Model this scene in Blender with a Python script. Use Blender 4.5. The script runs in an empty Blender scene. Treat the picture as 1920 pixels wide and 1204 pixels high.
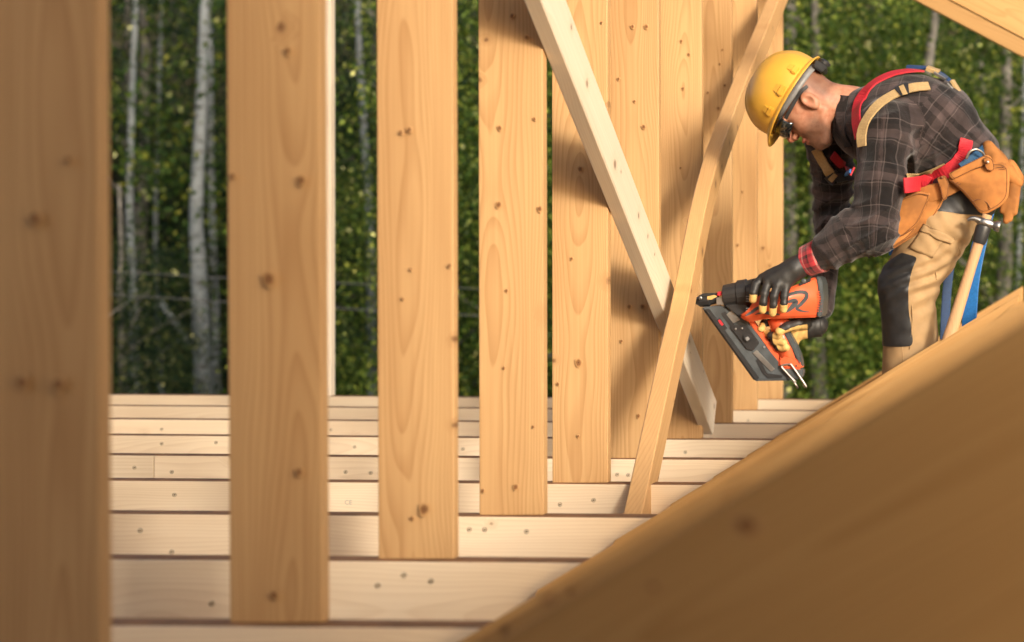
import bpy, bmesh, math, random
import numpy as np
from mathutils import Vector, Matrix

random.seed(7)
rng = np.random.default_rng(7)
R = math.radians
sc = bpy.context.scene
col = sc.collection

# ------------------------------------------------------------------ camera, sky, sun, exposure
FP, CU, CV, H = 3074.0, 1927.0, 515.0, 0.568      # focal length in photo pixels, vanishing point, eye height above the joists
cam_d = bpy.data.cameras.new('camera'); cam = bpy.data.objects.new('camera', cam_d); col.objects.link(cam)
cam.location = (0, 0, H); cam.rotation_euler = (R(90), 0, 0)
cam_d.sensor_width = 36; cam_d.lens = 36*FP/1920
cam_d.shift_x = (960-CU)/1920; cam_d.shift_y = -(602-CV)/1920
cam_d.clip_start = 0.05; cam_d.clip_end = 500
cam_d.dof.use_dof = True; cam_d.dof.focus_distance = 4.7; cam_d.dof.aperture_fstop = 2.6
sc.camera = cam

SUN_AZ, SUN_EL = 36.5, 17.0        # degrees to the right of straight behind the camera, and above the horizon
S = Vector((math.sin(R(SUN_AZ))*math.cos(R(SUN_EL)), -math.cos(R(SUN_AZ))*math.cos(R(SUN_EL)), math.sin(R(SUN_EL))))
world = bpy.data.worlds.new('World'); sc.world = world; world.use_nodes = True
wn = world.node_tree; bg = wn.nodes['Background']
sky = wn.nodes.new('ShaderNodeTexSky'); sky.sky_type = 'NISHITA'; sky.sun_disc = False; sky.air_density = .75; sky.dust_density = 4.0; sky.ozone_density = 0.2
sky.sun_elevation = R(SUN_EL); sky.sun_rotation = math.atan2(S.x, S.y)
wn.links.new(sky.outputs[0], bg.inputs[0]); bg.inputs[1].default_value = 0.15
sun_d = bpy.data.lights.new('sun', 'SUN'); sun_d.energy = 2.1; sun_d.angle = R(9); sun_d.color = (1.0, 0.94, 0.85)
sun = bpy.data.objects.new('sun', sun_d); col.objects.link(sun)
sun.rotation_euler = (-S).to_track_quat('-Z', 'Y').to_euler()
vs = sc.view_settings; vs.view_transform = 'Standard'; vs.look = 'None'; vs.exposure = 0.64; vs.gamma = 1
sc.cycles.use_denoising = True
sc.cycles.max_bounces = 6; sc.cycles.transparent_max_bounces = 6

def P(u, v, Y):                     # a point of the place from where it shows in the photo and how far away it is
    return Vector(((u-CU)/FP*Y, Y, H-(v-CV)/FP*Y))

# ------------------------------------------------------------------ node helpers and materials
class NT:
    def __init__(s, name):
        s.m = bpy.data.materials.new(name); s.m.use_nodes = True
        s.t = s.m.node_tree; s.b = s.t.nodes['Principled BSDF']; s.out = s.t.nodes['Material Output']
    def n(s, typ, **kw):
        nd = s.t.nodes.new(typ)
        for k, v in kw.items(): setattr(nd, k, v)
        return nd
    def put(s, sock, v):
        if isinstance(v, bpy.types.NodeSocket): s.t.links.new(v, sock)
        elif v is not None:
            if hasattr(sock, 'default_value') and hasattr(sock.default_value, '__len__') and not hasattr(v, '__len__'): v = (v,)*len(sock.default_value)
            if hasattr(sock.default_value, '__len__') and len(sock.default_value) == 4 and len(v) == 3: v = (*v, 1)
            sock.default_value = v
    def math(s, op, a, b=None, c=None, clamp=False):
        nd = s.n('ShaderNodeMath', operation=op); nd.use_clamp = clamp
        for i, x in enumerate((a, b, c)):
            if x is not None: s.put(nd.inputs[i], x)
        return nd.outputs[0]
    def vmath(s, op, a, b=None):
        nd = s.n('ShaderNodeVectorMath', operation=op); s.put(nd.inputs[0], a)
        if b is not None: s.put(nd.inputs[1], b)
        return nd.outputs[0]
    def sep(s, v): nd = s.n('ShaderNodeSeparateXYZ'); s.put(nd.inputs[0], v); return nd.outputs
    def comb(s, x, y, z):
        nd = s.n('ShaderNodeCombineXYZ')
        for i, q in enumerate((x, y, z)): s.put(nd.inputs[i], q)
        return nd.outputs[0]
    def mix(s, f, a, b, mode='MIX'):
        nd = s.n('ShaderNodeMix', data_type='RGBA', blend_type=mode)
        s.put(nd.inputs[0], f); s.put(nd.inputs[6], a); s.put(nd.inputs[7], b); return nd.outputs[2]
    def noise(s, v, scale, detail=2.0, rough=0.5):
        nd = s.n('ShaderNodeTexNoise'); s.put(nd.inputs['Vector'], v); nd.inputs['Scale'].default_value = scale
        nd.inputs['Detail'].default_value = detail; nd.inputs['Roughness'].default_value = rough; return nd.outputs[0]
    def step(s, x, a, b):            # smooth 0..1 between a and b
        nd = s.n('ShaderNodeMapRange', interpolation_type='SMOOTHSTEP'); s.put(nd.inputs[0], x)
        s.put(nd.inputs[1], a); s.put(nd.inputs[2], b); return nd.outputs[0]
    def ramp(s, x, stops, interp='LINEAR'):
        nd = s.n('ShaderNodeValToRGB'); s.put(nd.inputs[0], x); cr = nd.color_ramp; cr.interpolation = interp
        while len(cr.elements) < len(stops): cr.elements.new(0.5)
        for e, (p, c) in zip(cr.elements, stops): e.position = p; e.color = (*c, 1)
        return nd.outputs[0]
    def bump(s, h, strength=0.3, dist=0.002):
        nd = s.n('ShaderNodeBump'); nd.inputs['Strength'].default_value = strength; nd.inputs['Distance'].default_value = dist
        s.put(nd.inputs['Height'], h); s.t.links.new(nd.outputs[0], s.b.inputs['Normal'])
    def done(s, color=None, rough=None, metal=None, spec=None):
        if color is not None: s.put(s.b.inputs['Base Color'], color)
        if rough is not None: s.put(s.b.inputs['Roughness'], rough)
        if metal is not None: s.put(s.b.inputs['Metallic'], metal)
        if spec is not None: s.put(s.b.inputs['Specular IOR Level'], spec)
        return s.m

M = {}
def wood(name, light, dark, knot, contrast=1.0, knots=0.5, rough=0.5):
    """Solid softwood: growth rings round a pith that lies beside the board (local Z is the length, X the width), knots, streaks."""
    t = NT(name)
    tc = t.n('ShaderNodeTexCoord').outputs['Object']; rnd = t.n('ShaderNodeObjectInfo').outputs['Random']
    x, y, z = t.sep(tc)
    z2 = t.math('MULTIPLY_ADD', rnd, 37.0, z)
    xo = t.math('ADD', x, t.math('MULTIPLY_ADD', t.math('FRACT', t.math('MULTIPLY', rnd, 13.7)), 0.11, -0.055))
    yo = t.math('ADD', y, t.math('MULTIPLY_ADD', t.math('FRACT', t.math('MULTIPLY', rnd, 29.3)), 0.07, 0.070))
    # knots: branch cylinders crossing the board through its thickness
    vo = t.n('ShaderNodeTexVoronoi', voronoi_dimensions='2D', feature='F1'); vo.inputs['Scale'].default_value = 6.3
    t.put(vo.inputs['Vector'], t.comb(t.math('MULTIPLY_ADD', rnd, 9.0, x), z2, 0.0))
    wob = t.noise(t.comb(x, y, z2), 60.0, 2)
    d = t.math('MULTIPLY_ADD', vo.outputs['Distance'], 1/6.3, t.math('MULTIPLY_ADD', wob, 0.010, -0.005))
    cr, cg, cb = t.sep(vo.outputs['Color'])
    on = t.math('GREATER_THAN', knots, cr)
    size = t.math('MULTIPLY_ADD', t.math('POWER', cg, 3.0), 0.009, 0.004)
    kmask = t.math('MULTIPLY', on, t.step(d, t.math('MULTIPLY', size, 1.0), t.math('MULTIPLY', size, 0.62)))
    kring = t.math('MULTIPLY', on, t.math('MULTIPLY', t.step(d, t.math('MULTIPLY', size, 1.45), size), t.step(d, t.math('MULTIPLY', size, 0.75), t.math('MULTIPLY', size, 1.05))))
    halo = t.math('MULTIPLY', on, t.step(d, t.math('MULTIPLY', size, 4.5), size))
    # rings
    warp = t.noise(t.comb(t.math('MULTIPLY', x, 2.6), t.math('MULTIPLY', y, 2.6), t.math('MULTIPLY', z2, 0.55)), 2.2, 2)
    r = t.math('SQRT', t.math('ADD', t.math('MULTIPLY', xo, xo), t.math('MULTIPLY', yo, yo)))
    r = t.math('ADD', r, t.math('MULTIPLY_ADD', warp, 0.065, t.math('MULTIPLY', halo, 0.014)))
    fr = t.math('FRACT', t.math('MULTIPLY', r, 200.0))
    late = t.ramp(fr, [(0.0, (0, 0, 0)), (0.45, (.12,)*3), (0.86, (.85,)*3), (0.93, (1,)*3), (1.0, (0, 0, 0))])
    streak = t.noise(t.comb(t.math('MULTIPLY', x, 130.0), t.math('MULTIPLY', y, 130.0), t.math('MULTIPLY', z2, 2.2)), 1.0, 3)
    blot = t.noise(t.comb(t.math('MULTIPLY', x, 7.0), t.math('MULTIPLY', y, 7.0), t.math('MULTIPLY', z2, 1.1)), 1.0, 3)
    f = t.math('MULTIPLY', t.math('MULTIPLY', late, 0.42*contrast), t.math('MULTIPLY_ADD', blot, 1.0, 0.35))
    f = t.math('ADD', f, t.math('MULTIPLY', t.math('SUBTRACT', streak, 0.42), 0.55*contrast), clamp=True)
    c = t.mix(f, light, dark)
    c = t.mix(t.step(blot, 0.42, 0.72), c, t.mix(0.35, c, dark))
    tint = t.math('MULTIPLY_ADD', t.math('FRACT', t.math('MULTIPLY', rnd, 71.1)), 0.24, 0.86)
    c = t.mix(1.0, c, t.comb(tint, tint, tint), 'MULTIPLY')
    c = t.mix(t.math('MULTIPLY', halo, 0.35), c, dark)
    c = t.mix(t.math('MULTIPLY', kmask, 0.75), c, knot)
    c = t.mix(t.math('MULTIPLY', kring, 0.35), c, tuple(q*0.35 for q in knot))
    t.bump(streak, 0.22, 0.0012)
    return t.done(c, t.math('MULTIPLY_ADD', streak, 0.22, rough-0.11), spec=0.35)

M['stud'] = wood('spruce_stud', (.575, .346, .150), (.375, .19, .068), (.14, .054, .018), 1.5, .12)
M['joist'] = wood('pale_joist', (.82, .655, .455), (.60, .41, .24), (.19, .085, .035), .8, .28, .36)
M['brace'] = wood('pale_brace', (.90, .78, .60), (.70, .52, .35), (.16, .07, .03), .9, .45, .42)
M['tanbrace'] = wood('tan_brace', (.56, .335, .145), (.37, .185, .065), (.10, .045, .02), .9, .6)
M['rafter'] = wood('warm_rafter', (.49, .285, .105), (.33, .165, .048), (.10, .038, .012), 1.3, .2)
M['handle'] = wood('hammer_handle', (.60, .36, .19), (.42, .22, .10), (.4, .2, .1), .9, .0, .35)

def simple(name, c, rough=.5, metal=0., spec=.5, var=.12, scale=40., bump=.0, bscale=200.):
    t = NT(name); o = t.n('ShaderNodeTexCoord').outputs['Object']
    nz = t.noise(o, scale, 3)
    cc = t.mix(t.step(nz, .3, .7), tuple(q*(1-var) for q in c), tuple(min(1, q*(1+var)) for q in c))
    if bump: t.bump(t.noise(o, bscale, 3), bump, .001)
    return t.done(cc, t.math('MULTIPLY_ADD', nz, .16, rough-.08), metal, spec)

M['yellow'] = simple('yellow_hat_plastic', (.66, .355, .045), .33, var=.06, scale=12)
M['black'] = simple('black_plastic', (.024, .024, .025), .42)
M['darkgrey'] = simple('dark_grey_plastic', (.070, .080, .086), .40, var=.2, scale=30)
M['grey'] = simple('grey_plastic', (.20, .20, .20), .45)
M['steel'] = simple('brushed_steel', (.36, .355, .34), .42, 1.0)
M['wire'] = simple('hook_wire', (.52, .46, .40), .42, 1.0)
M['topshade'] = simple('brown_top_shade', (.24, .115, .045), .75, var=.25, scale=14)  # shade on the joist tops, put in as a dark brown colour
M['screw'] = simple('zinc_screw', (.20, .17, .13), .35, 1.0)
M['hole'] = simple('countersink', (.06, .03, .015), .8)
M['orange'] = simple('orange_tool_body', (.74, .125, .045), .38, var=.07, scale=30)
M['red'] = simple('red_webbing', (.50, .018, .03), .6, var=.12, scale=160, bump=.35, bscale=700)
M['tan'] = simple('tan_webbing', (.40, .27, .12), .65, var=.12, scale=160, bump=.35, bscale=700)
M['blue'] = simple('blue_webbing', (.006, .125, .39), .55, var=.15, scale=160, bump=.35, bscale=700)
M['bluepad'] = simple('blue_hip_pad', (.008, .055, .125), .7, var=.15, scale=160)
M['navy'] = simple('navy_webbing', (.012, .045, .13), .6, var=.15, scale=160)
M['leather'] = simple('tan_leather', (.36, .145, .040), .80, spec=.25, var=.30, scale=14, bump=.5, bscale=120)
M['stitch'] = simple('dark_stitching', (.16, .06, .018), .8)
M['khaki'] = simple('khaki_canvas', (.36, .230, .108), .8, var=.10, scale=26, bump=.28, bscale=420)
M['blackpanel'] = simple('black_knee_panel', (.020, .020, .021), .50, var=.15, bump=.2, bscale=300)
M['glove'] = simple('black_glove', (.020, .019, .018), .52, var=.2, scale=60, bump=.25, bscale=260)
M['glovetan'] = simple('tan_glove_leather', (.62, .39, .13), .65, var=.12, scale=60, bump=.25, bscale=260)
M['boot'] = simple('brown_boot', (.10, .055, .025), .6, bump=.2)
M['lens'] = simple('dark_lens', (.008, .012, .013), .06, var=.02, spec=.9)
M['hair'] = simple('short_hair', (.10, .06, .035), .7, bump=.5, bscale=900)
M['ink'] = simple('grey_ink', (.42, .37, .31), .8)
M['osb'] = simple('subfloor_board', (.46, .32, .18), .7, var=.2, scale=25)
M['wall'] = simple('house_wall', (.55, .48, .40), .8)
M['cable'] = simple('cable', (.10, .10, .10), .6)

def skin_mat():
    t = NT('skin'); o = t.n('ShaderNodeTexCoord').outputs['Object']
    nz = t.noise(o, 45, 3); at = t.n('ShaderNodeAttribute', attribute_name='beard'); lp = t.n('ShaderNodeAttribute', attribute_name='lips')
    c = t.mix(t.step(nz, .3, .7), (.37, .15, .085), (.49, .24, .15))
    fuzz = t.step(t.noise(o, 900, 2), .38, .62)
    c = t.mix(t.math('MULTIPLY', at.outputs['Fac'], t.math('MULTIPLY_ADD', fuzz, .35, .50)), c, (.05, .03, .02))
    c = t.mix(t.math('MULTIPLY', lp.outputs['Fac'], .6), c, (.50, .13, .10))
    t.b.inputs['Subsurface Weight'].default_value = .12; t.b.inputs['Subsurface Radius'].default_value = (.010, .004, .002)
    t.bump(t.noise(o, 260, 4), .35, .0015)
    return t.done(c, .52, spec=.4)
M['skin'] = skin_mat()

def plaid(name, sa, sb, per, weave=True):
    t = NT(name); a = t.n('ShaderNodeAttribute', attribute_name='cuv').outputs['Vector']; wv = t.n('ShaderNodeTexNoise'); wv.inputs['Scale'].default_value = 9.0; t.put(wv.inputs['Vector'], t.n('ShaderNodeTexCoord').outputs['Object'])
    x, y, _ = t.sep(t.vmath('ADD', a, t.vmath('MULTIPLY', t.vmath('SUBTRACT', wv.outputs['Color'], (.5, .5, .5)), (.028, .028, 0))))
    fx = t.math('FRACT', t.math('MULTIPLY', x, 1/per)); fy = t.math('FRACT', t.math('MULTIPLY', y, 1/per))
    c = t.mix(.5, t.ramp(fx, sa, 'CONSTANT'), t.ramp(fy, sb, 'CONSTANT'))
    o = t.n('ShaderNodeTexCoord').outputs['Object']; nz = t.noise(o, 30, 4)
    c = t.mix(1.0, c, t.ramp(nz, [(.3, (.75,)*3), (.7, (1.25,)*3)]), 'MULTIPLY')
    t.bump(t.math('ADD', t.math('MULTIPLY', t.noise(o, 600, 2), .3), t.math('MULTIPLY', t.noise(o, 34, 3), 1.6)), .5, .004)
    t.b.inputs['Sheen Weight'].default_value = .25
    return t.done(c, .85, spec=.2)
k0, k1, k2, kl = (.006, .0042, .004), (.066, .046, .044), (.019, .013, .012), (.088, .070, .066)
M['plaid'] = plaid('dark_plaid_flannel',
    [(0, k0), (.20, kl), (.225, k0), (.34, k2), (.46, k1), (.66, k2), (.70, kl), (.725, k2), (.80, k0)],
    [(0, k2), (.10, k1), (.33, k2), (.36, kl), (.385, k0), (.60, k0), (.64, kl), (.665, k2), (.86, k1)], .135)
r0, r1, r2 = (.02, .008, .008), (.50, .035, .045), (.22, .02, .028)
M['cuff'] = plaid('red_plaid_lining', [(0, r1), (.45, r0), (.62, r2), (.9, (.55, .25, .22))], [(0, r2), (.3, r1), (.6, r0), (.8, r2)], .04)

def leaf_mat(name, c1, c2, c3):
    t = NT(name); g = t.n('ShaderNodeNewGeometry'); ri = g.outputs['Random Per Island']; rnd = t.n('ShaderNodeObjectInfo').outputs['Random']
    c = t.ramp(ri, [(0, c1), (.62, c2), (.90, c3), (1, (c3[0]*1.6, c3[1]*1.35, c3[2]*1.3))])
    w = t.n('ShaderNodeTexCoord').outputs['Object']
    c = t.mix(t.step(t.noise(w, 1.1, 2), .40, .60), t.mix(.85, c, c1), c)
    t.done(c, .27, spec=.5); t.put(t.b.inputs['Specular Tint'], (1, .93, .45))
    tr = t.n('ShaderNodeBsdfTranslucent'); t.put(tr.inputs[0], t.mix(1.0, c, (1.5, 1.35, .55), 'MULTIPLY'))
    mx = t.n('ShaderNodeMixShader'); mx.inputs[0].default_value = .38
    t.t.links.new(t.b.outputs[0], mx.inputs[1]); t.t.links.new(tr.outputs[0], mx.inputs[2]); t.t.links.new(mx.outputs[0], t.out.inputs[0])
    return t.m
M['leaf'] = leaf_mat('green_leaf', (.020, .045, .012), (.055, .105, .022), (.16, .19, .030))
M['leafsun'] = leaf_mat('sunny_leaf', (.024, .052, .012), (.115, .19, .034), (.32, .39, .07))  # brighter copy of the leaf green: sunlight put into the colour
M['leafshade'] = leaf_mat('shaded_leaf', (.007, .020, .012), (.022, .048, .022), (.11, .135, .042))  # darker copy of the leaf green: forest shade put into the colour
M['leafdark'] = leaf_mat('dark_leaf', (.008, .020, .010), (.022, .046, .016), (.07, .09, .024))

def birch_mat():
    t = NT('birch_bark'); o = t.n('ShaderNodeTexCoord').outputs['Object']; x, y, z = t.sep(o)
    nz = t.noise(t.comb(t.math('MULTIPLY', x, 3), t.math('MULTIPLY', y, 3), t.math('MULTIPLY', z, 14)), 1.6, 4)
    big = t.noise(o, 1.3, 3)
    c = t.mix(t.step(nz, .55, .64), t.mix(t.step(big, .4, .65), (.20, .22, .23), (.13, .15, .16)), (.08, .08, .08))
    return t.done(c, .75)
M['birch'] = birch_mat()
M['bark'] = simple('grey_bark', (.13, .12, .105), .9, var=.45, scale=6, bump=.6, bscale=20)
def ground_mat():
    t = NT('forest_ground'); o = t.n('ShaderNodeTexCoord').outputs['Object']
    c = t.mix(t.step(t.noise(o, .7, 5), .4, .6), (.035, .05, .015), (.09, .07, .035)); t.bump(t.noise(o, 9, 5), .8, .05)
    return t.done(c, .95)
M['ground'] = ground_mat()

# ------------------------------------------------------------------ object helpers
def tag(o, label=None, cat=None, group=None, kind=None):
    for k, v in (('label', label), ('category', cat), ('group', group), ('kind', kind)):
        if v: o[k] = v
    return o
def empty(name, loc, label=None, cat=None, group=None):
    o = bpy.data.objects.new(name, None); col.objects.link(o); o.location = loc; o.empty_display_size = .05
    return tag(o, label, cat, group)
def link(name, me, mat, parent=None, smooth=False):
    o = bpy.data.objects.new(name, me); col.objects.link(o)
    if mat: me.materials.clear(); me.materials.append(mat)
    if smooth: me.polygons.foreach_set('use_smooth', [True]*len(me.polygons))
    if parent: o.parent = parent
    return o
def world_mesh(name, verts, faces, mat, parent=None, smooth=False):
    """Vertices in world metres; a child keeps them relative to its (unrotated) parents."""
    off = Vector((0, 0, 0)); p = parent
    while p is not None: off += p.location; p = p.parent
    V = np.asarray([tuple(v) for v in verts], float)
    org = Vector((0, 0, 0))
    if parent is None: org = Vector((*((V.min(0)+V.max(0))/2)[:2], V[:, 2].min()))
    V = V-np.array(off)-np.array(org)
    me = bpy.data.meshes.new(name); me.from_pydata(V.tolist(), [], [tuple(map(int, f)) for f in faces]); me.update()
    o = link(name, me, mat, parent, smooth); o.location = org
    return o
def bm_obj(name, bm, mat, parent=None, smooth=False):
    bmesh.ops.recalc_face_normals(bm, faces=bm.faces)
    bm.verts.index_update(); v = [q.co.copy() for q in bm.verts]; f = [[q.index for q in fc.verts] for fc in bm.faces]; bm.free()
    return world_mesh(name, v, f, mat, parent, smooth)

def lumber_mesh(w, t, L, bev=.003):
    bm = bmesh.new(); bmesh.ops.create_cube(bm, size=1)
    for v in bm.verts: v.co = Vector((v.co.x*w, v.co.y*t, v.co.z*L))
    bmesh.ops.bevel(bm, geom=[e for e in bm.edges], offset=bev, segments=2, affect='EDGES', profile=.6)
    me = bpy.data.meshes.new('lumber'); bm.to_mesh(me); bm.free(); return me
def lumber(name, p0, p1, wdir, w, t, mat, label=None, cat='beam', group=None):
    p0, p1 = Vector(p0), Vector(p1); z = (p1-p0).normalized(); x = Vector(wdir); x = (x-z*x.dot(z)).normalized(); y = z.cross(x)
    me = lumber_mesh(w, t, (p1-p0).length); me.name = name
    o = link(name, me, M[mat], None, False)
    o.matrix_world = Matrix.Translation((p0+p1)/2) @ Matrix((x, y, z)).transposed().to_4x4()
    return tag(o, label, cat, group)
def keep(child, parent): child.parent = parent; child.matrix_parent_inverse = parent.matrix_world.inverted()

def tube(pts, rad, n=8, caps=True):
    pts = [Vector(p) for p in pts]; rads = rad if hasattr(rad, '__len__') else [rad]*len(pts)
    V, F = [], []; up = Vector((.31, .17, .93))
    for i, p in enumerate(pts):
        d = (pts[min(i+1, len(pts)-1)]-pts[max(i-1, 0)]).normalized()
        a = d.cross(up).normalized() if abs(d.dot(up)) < .98 else d.cross(Vector((1, 0, 0))).normalized(); b = d.cross(a)
        for k in range(n):
            q = 2*math.pi*k/n; V.append(p+(a*math.cos(q)+b*math.sin(q))*rads[i])
    for i in range(len(pts)-1):
        for k in range(n): F.append((i*n+k, i*n+(k+1) % n, (i+1)*n+(k+1) % n, (i+1)*n+k))
    if caps: F.append(tuple(range(n))[::-1]); F.append(tuple(range((len(pts)-1)*n, len(pts)*n)))
    return V, F
def tube_obj(name, pts, rad, mat, parent=None, n=8): v, f = tube(pts, rad, n); return world_mesh(name, v, f, M[mat], parent, True)
def smooth_path(pts, sub=6):
    pts = [Vector(p) for p in pts]; out = []
    for i in range(len(pts)-1):
        p0, p1, p2, p3 = pts[max(i-1, 0)], pts[i], pts[i+1], pts[min(i+2, len(pts)-1)]
        for k in range(sub):
            t = k/sub; out.append(.5*((2*p1)+(p2-p0)*t+(2*p0-5*p1+4*p2-p3)*t*t+(3*p1-p0-3*p2+p3)*t**3))
    out.append(pts[-1]); return out
def strap(name, pts, nrm, width, mat, parent=None, thick=.004, sub=6):
    """A flat woven strap along pts; nrm: outward direction at each point (or one for all)."""
    pts = smooth_path(pts, sub); n = len(pts)
    if not isinstance(nrm, list): nr = [Vector(nrm)]*n
    else: nr = smooth_path(nrm, sub)
    V, F = [], []
    for i, p in enumerate(pts):
        d = (pts[min(i+1, n-1)]-pts[max(i-1, 0)]).normalized(); k = nr[i].normalized(); s = d.cross(k).normalized(); k = s.cross(d)
        for a, b in ((-1, 0), (-1, 1), (-.9, 1.25), (.9, 1.25), (1, 1), (1, 0)): V.append(p+s*(a*width/2)+k*(b*thick))
    for i in range(n-1):
        for k in range(6): F.append((i*6+k, i*6+(k+1) % 6, (i+1)*6+(k+1) % 6, (i+1)*6+k))
    F.append((0, 1, 2, 3, 4, 5)); F.append(tuple((n-1)*6+k for k in range(5, -1, -1)))
    return world_mesh(name, V, F, M[mat] if isinstance(mat, str) else mat, parent)
def prism(name, poly, Y0, Y1, mat, parent=None, bev=.002, smooth=False, fn=None):
    """Polygon drawn as it shows in the photo (pixels), extruded from depth Y0 to Y1, edges bevelled."""
    Ym = (Y0+Y1)/2; bm = bmesh.new()
    a = [bm.verts.new((P(u, v, Ym).x, Y0, P(u, v, Ym).z)) for u, v in poly]
    b = [bm.verts.new((q.co.x, Y1, q.co.z)) for q in a]; n = len(a)
    bm.faces.new(a); bm.faces.new(b[::-1])
    for i in range(n): bm.faces.new((a[i], b[i], b[(i+1) % n], a[(i+1) % n]))
    bmesh.ops.recalc_face_normals(bm, faces=bm.faces)
    if bev: bmesh.ops.bevel(bm, geom=list(bm.edges), offset=bev, segments=2, affect='EDGES', clamp_overlap=True)
    return bm_obj(name, bm, M[mat] if isinstance(mat, str) else mat, parent, smooth)
def ring_lathe(c, axis, prof, n=24):
    """prof: list of (distance along axis, radius)."""
    c, ax = Vector(c), Vector(axis).normalized(); a = ax.orthogonal().normalized(); b = ax.cross(a); V, F = [], []
    for s, r in prof:
        for k in range(n): q = 2*math.pi*k/n; V.append(c+ax*s+(a*math.cos(q)+b*math.sin(q))*r)
    for i in range(len(prof)-1):
        for k in range(n): F.append((i*n+k, i*n+(k+1) % n, (i+1)*n+(k+1) % n, (i+1)*n+k))
    F.append(tuple(range(n))[::-1]); F.append(tuple(range((len(prof)-1)*n, len(prof)*n))); return V, F
def lathe_obj(name, c, axis, prof, mat, parent=None, n=24, smooth=True):
    v, f = ring_lathe(c, axis, prof, n); return world_mesh(name, v, f, M[mat], parent, smooth)

# ------------------------------------------------------------------ the setting: ground, house under the attic
def plane(name, x0, x1, y0, y1, z, mat, kind='structure'):
    o = world_mesh(name, [(x0, y0, z), (x1, y0, z), (x1, y1, z), (x0, y1, z)], [(0, 1, 2, 3)], M[mat]); o['kind'] = kind; return o
plane('ground', -160, 160, -120, 200, -3.2, 'ground')
def boxv(x0, x1, y0, y1, z0, z1):
    v = [(x, y, z) for z in (z0, z1) for x, y in ((x0, y0), (x1, y0), (x1, y1), (x0, y1))]
    return v, [(3, 2, 1, 0), (4, 5, 6, 7), (0, 1, 5, 4), (1, 2, 6, 5), (2, 3, 7, 6), (3, 0, 4, 7)]
v, f = boxv(-5.6, 1.6, -1.0, 7.6, -3.2, -.262); o = world_mesh('house_walls', v, f, M['wall']); o['kind'] = 'structure'
v, f = boxv(-5.65, 1.65, -1.05, 7.62, -.26, -.236); o = world_mesh('subfloor', v, f, M['osb']); o['kind'] = 'structure'

# ------------------------------------------------------------------ timber frame
YK = [2.06+.6*k for k in range(10)]
SL = -.0075                                           # the attic floor drops very slightly to the right
def ztop(x): return SL*(x+1.22)
ordw = ['first', 'second', 'third', 'fourth', 'fifth', 'sixth', 'seventh', 'eighth', 'ninth', 'tenth']
JW, JT = .235, .06
joists = []
def add_joist(x0, x1, Y, label):
    return lumber('floor_joist', (x0, Y+.01, ztop(x0)-JW/2), (x1, Y+.01, ztop(x1)-JW/2), (0, 0, 1), JW, JT, 'joist', label, 'joist', 'floor joists running left to right')
ysall = [.86, 1.46]+YK
for Y in ysall:
    k = round((Y-2.06)/.6)
    if k < 0:
        jl = [add_joist(-5.4, 1.3, Y, 'floor joist below the frame, nearest the camera')]
    elif k == 5:
        xs = P(288, 870, Y-.02).x
        jl = [add_joist(-5.4, xs-.0008, Y, 'short joist end left of the butt seam, in line with the sixth stud'),
              add_joist(xs+.0008, 1.3, Y, 'pale joist carrying the sixth stud, starting at a butt seam')]
    elif k == 0: jl = [add_joist(-5.4, 1.3, Y, 'blurred nearest joist across the bottom edge of the photo')]
    elif k == 1: jl = [add_joist(-5.4, 1.3, Y, 'blurred shaded joist carrying the second stud from the left')]
    elif k == 9: jl = [add_joist(-5.4, 1.3, Y, 'farthest orange-tinted joist at the edge against the trees')]
    else: jl = [add_joist(-5.4, 1.3, Y, 'pale screwed floor joist carrying the %s stud from the left' % ordw[k])]
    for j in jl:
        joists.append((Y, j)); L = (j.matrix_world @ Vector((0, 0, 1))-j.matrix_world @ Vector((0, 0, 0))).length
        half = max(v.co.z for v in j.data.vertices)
        tm = lumber_mesh(.0016, JT-.006, 2*half-.004, .0004); tm.name = 'joist_top_shade'; tp = link('joist_top_shade', tm, M['topshade'], j)  # added dark strip: shade on the joist top as colour
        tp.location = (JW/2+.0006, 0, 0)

stud_desc = ['very blurred dark stud filling the left edge of the photo', 'blurred brown wall stud, second from the left, with open forest on both sides',
  'wall stud with a big dark knot near its foot, third from the left', 'sharp wall stud with flame grain, fourth from the left', 'sharp wall stud with a centre knot, fifth from the left, behind the pale brace',
  'sixth wall stud from the left, behind the two crossed braces', 'seventh wall stud from the left, behind the upper tan brace', 'eighth wall stud from the left, crossed by the tan brace',
  'ninth wall stud, beside the yellow hard hat', 'last wall stud with a sunlit edge beside the trees']
XL, XR = -1.295, -1.143
studs = []
for k, Y in enumerate(YK):
    dx = [-.026, -.004, 0, .002, 0, .004, .016, .012, .008, .026][k]
    xc = (XL+XR)/2+dx; zb = ztop(xc)
    lean = [.0045, .0055, .003, .002, .001, .001, 0, .001, 0, 0][k]
    o = lumber('wall_stud', (xc, Y+.0215, zb+.001), (xc-lean*2.2, Y+.0215, 2.26-.526*dx), (1, 0, 0), XR-XL, .027 if k < 3 else .034, 'stud', stud_desc[k], 'stud', 'row of wall studs')
    studs.append(o)
lumber('wall_stud', (-3.245, YK[9]+.0215, ztop(-3.2)+.001), (-3.245, YK[9]+.0215, 3.2), (1, 0, 0), .15, .047, 'brace', 'far stud with a glowing sunlit edge just right of the second stud', 'stud', 'row of wall studs')  # paler wood: part of the edge's sunlight is put into the colour

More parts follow.
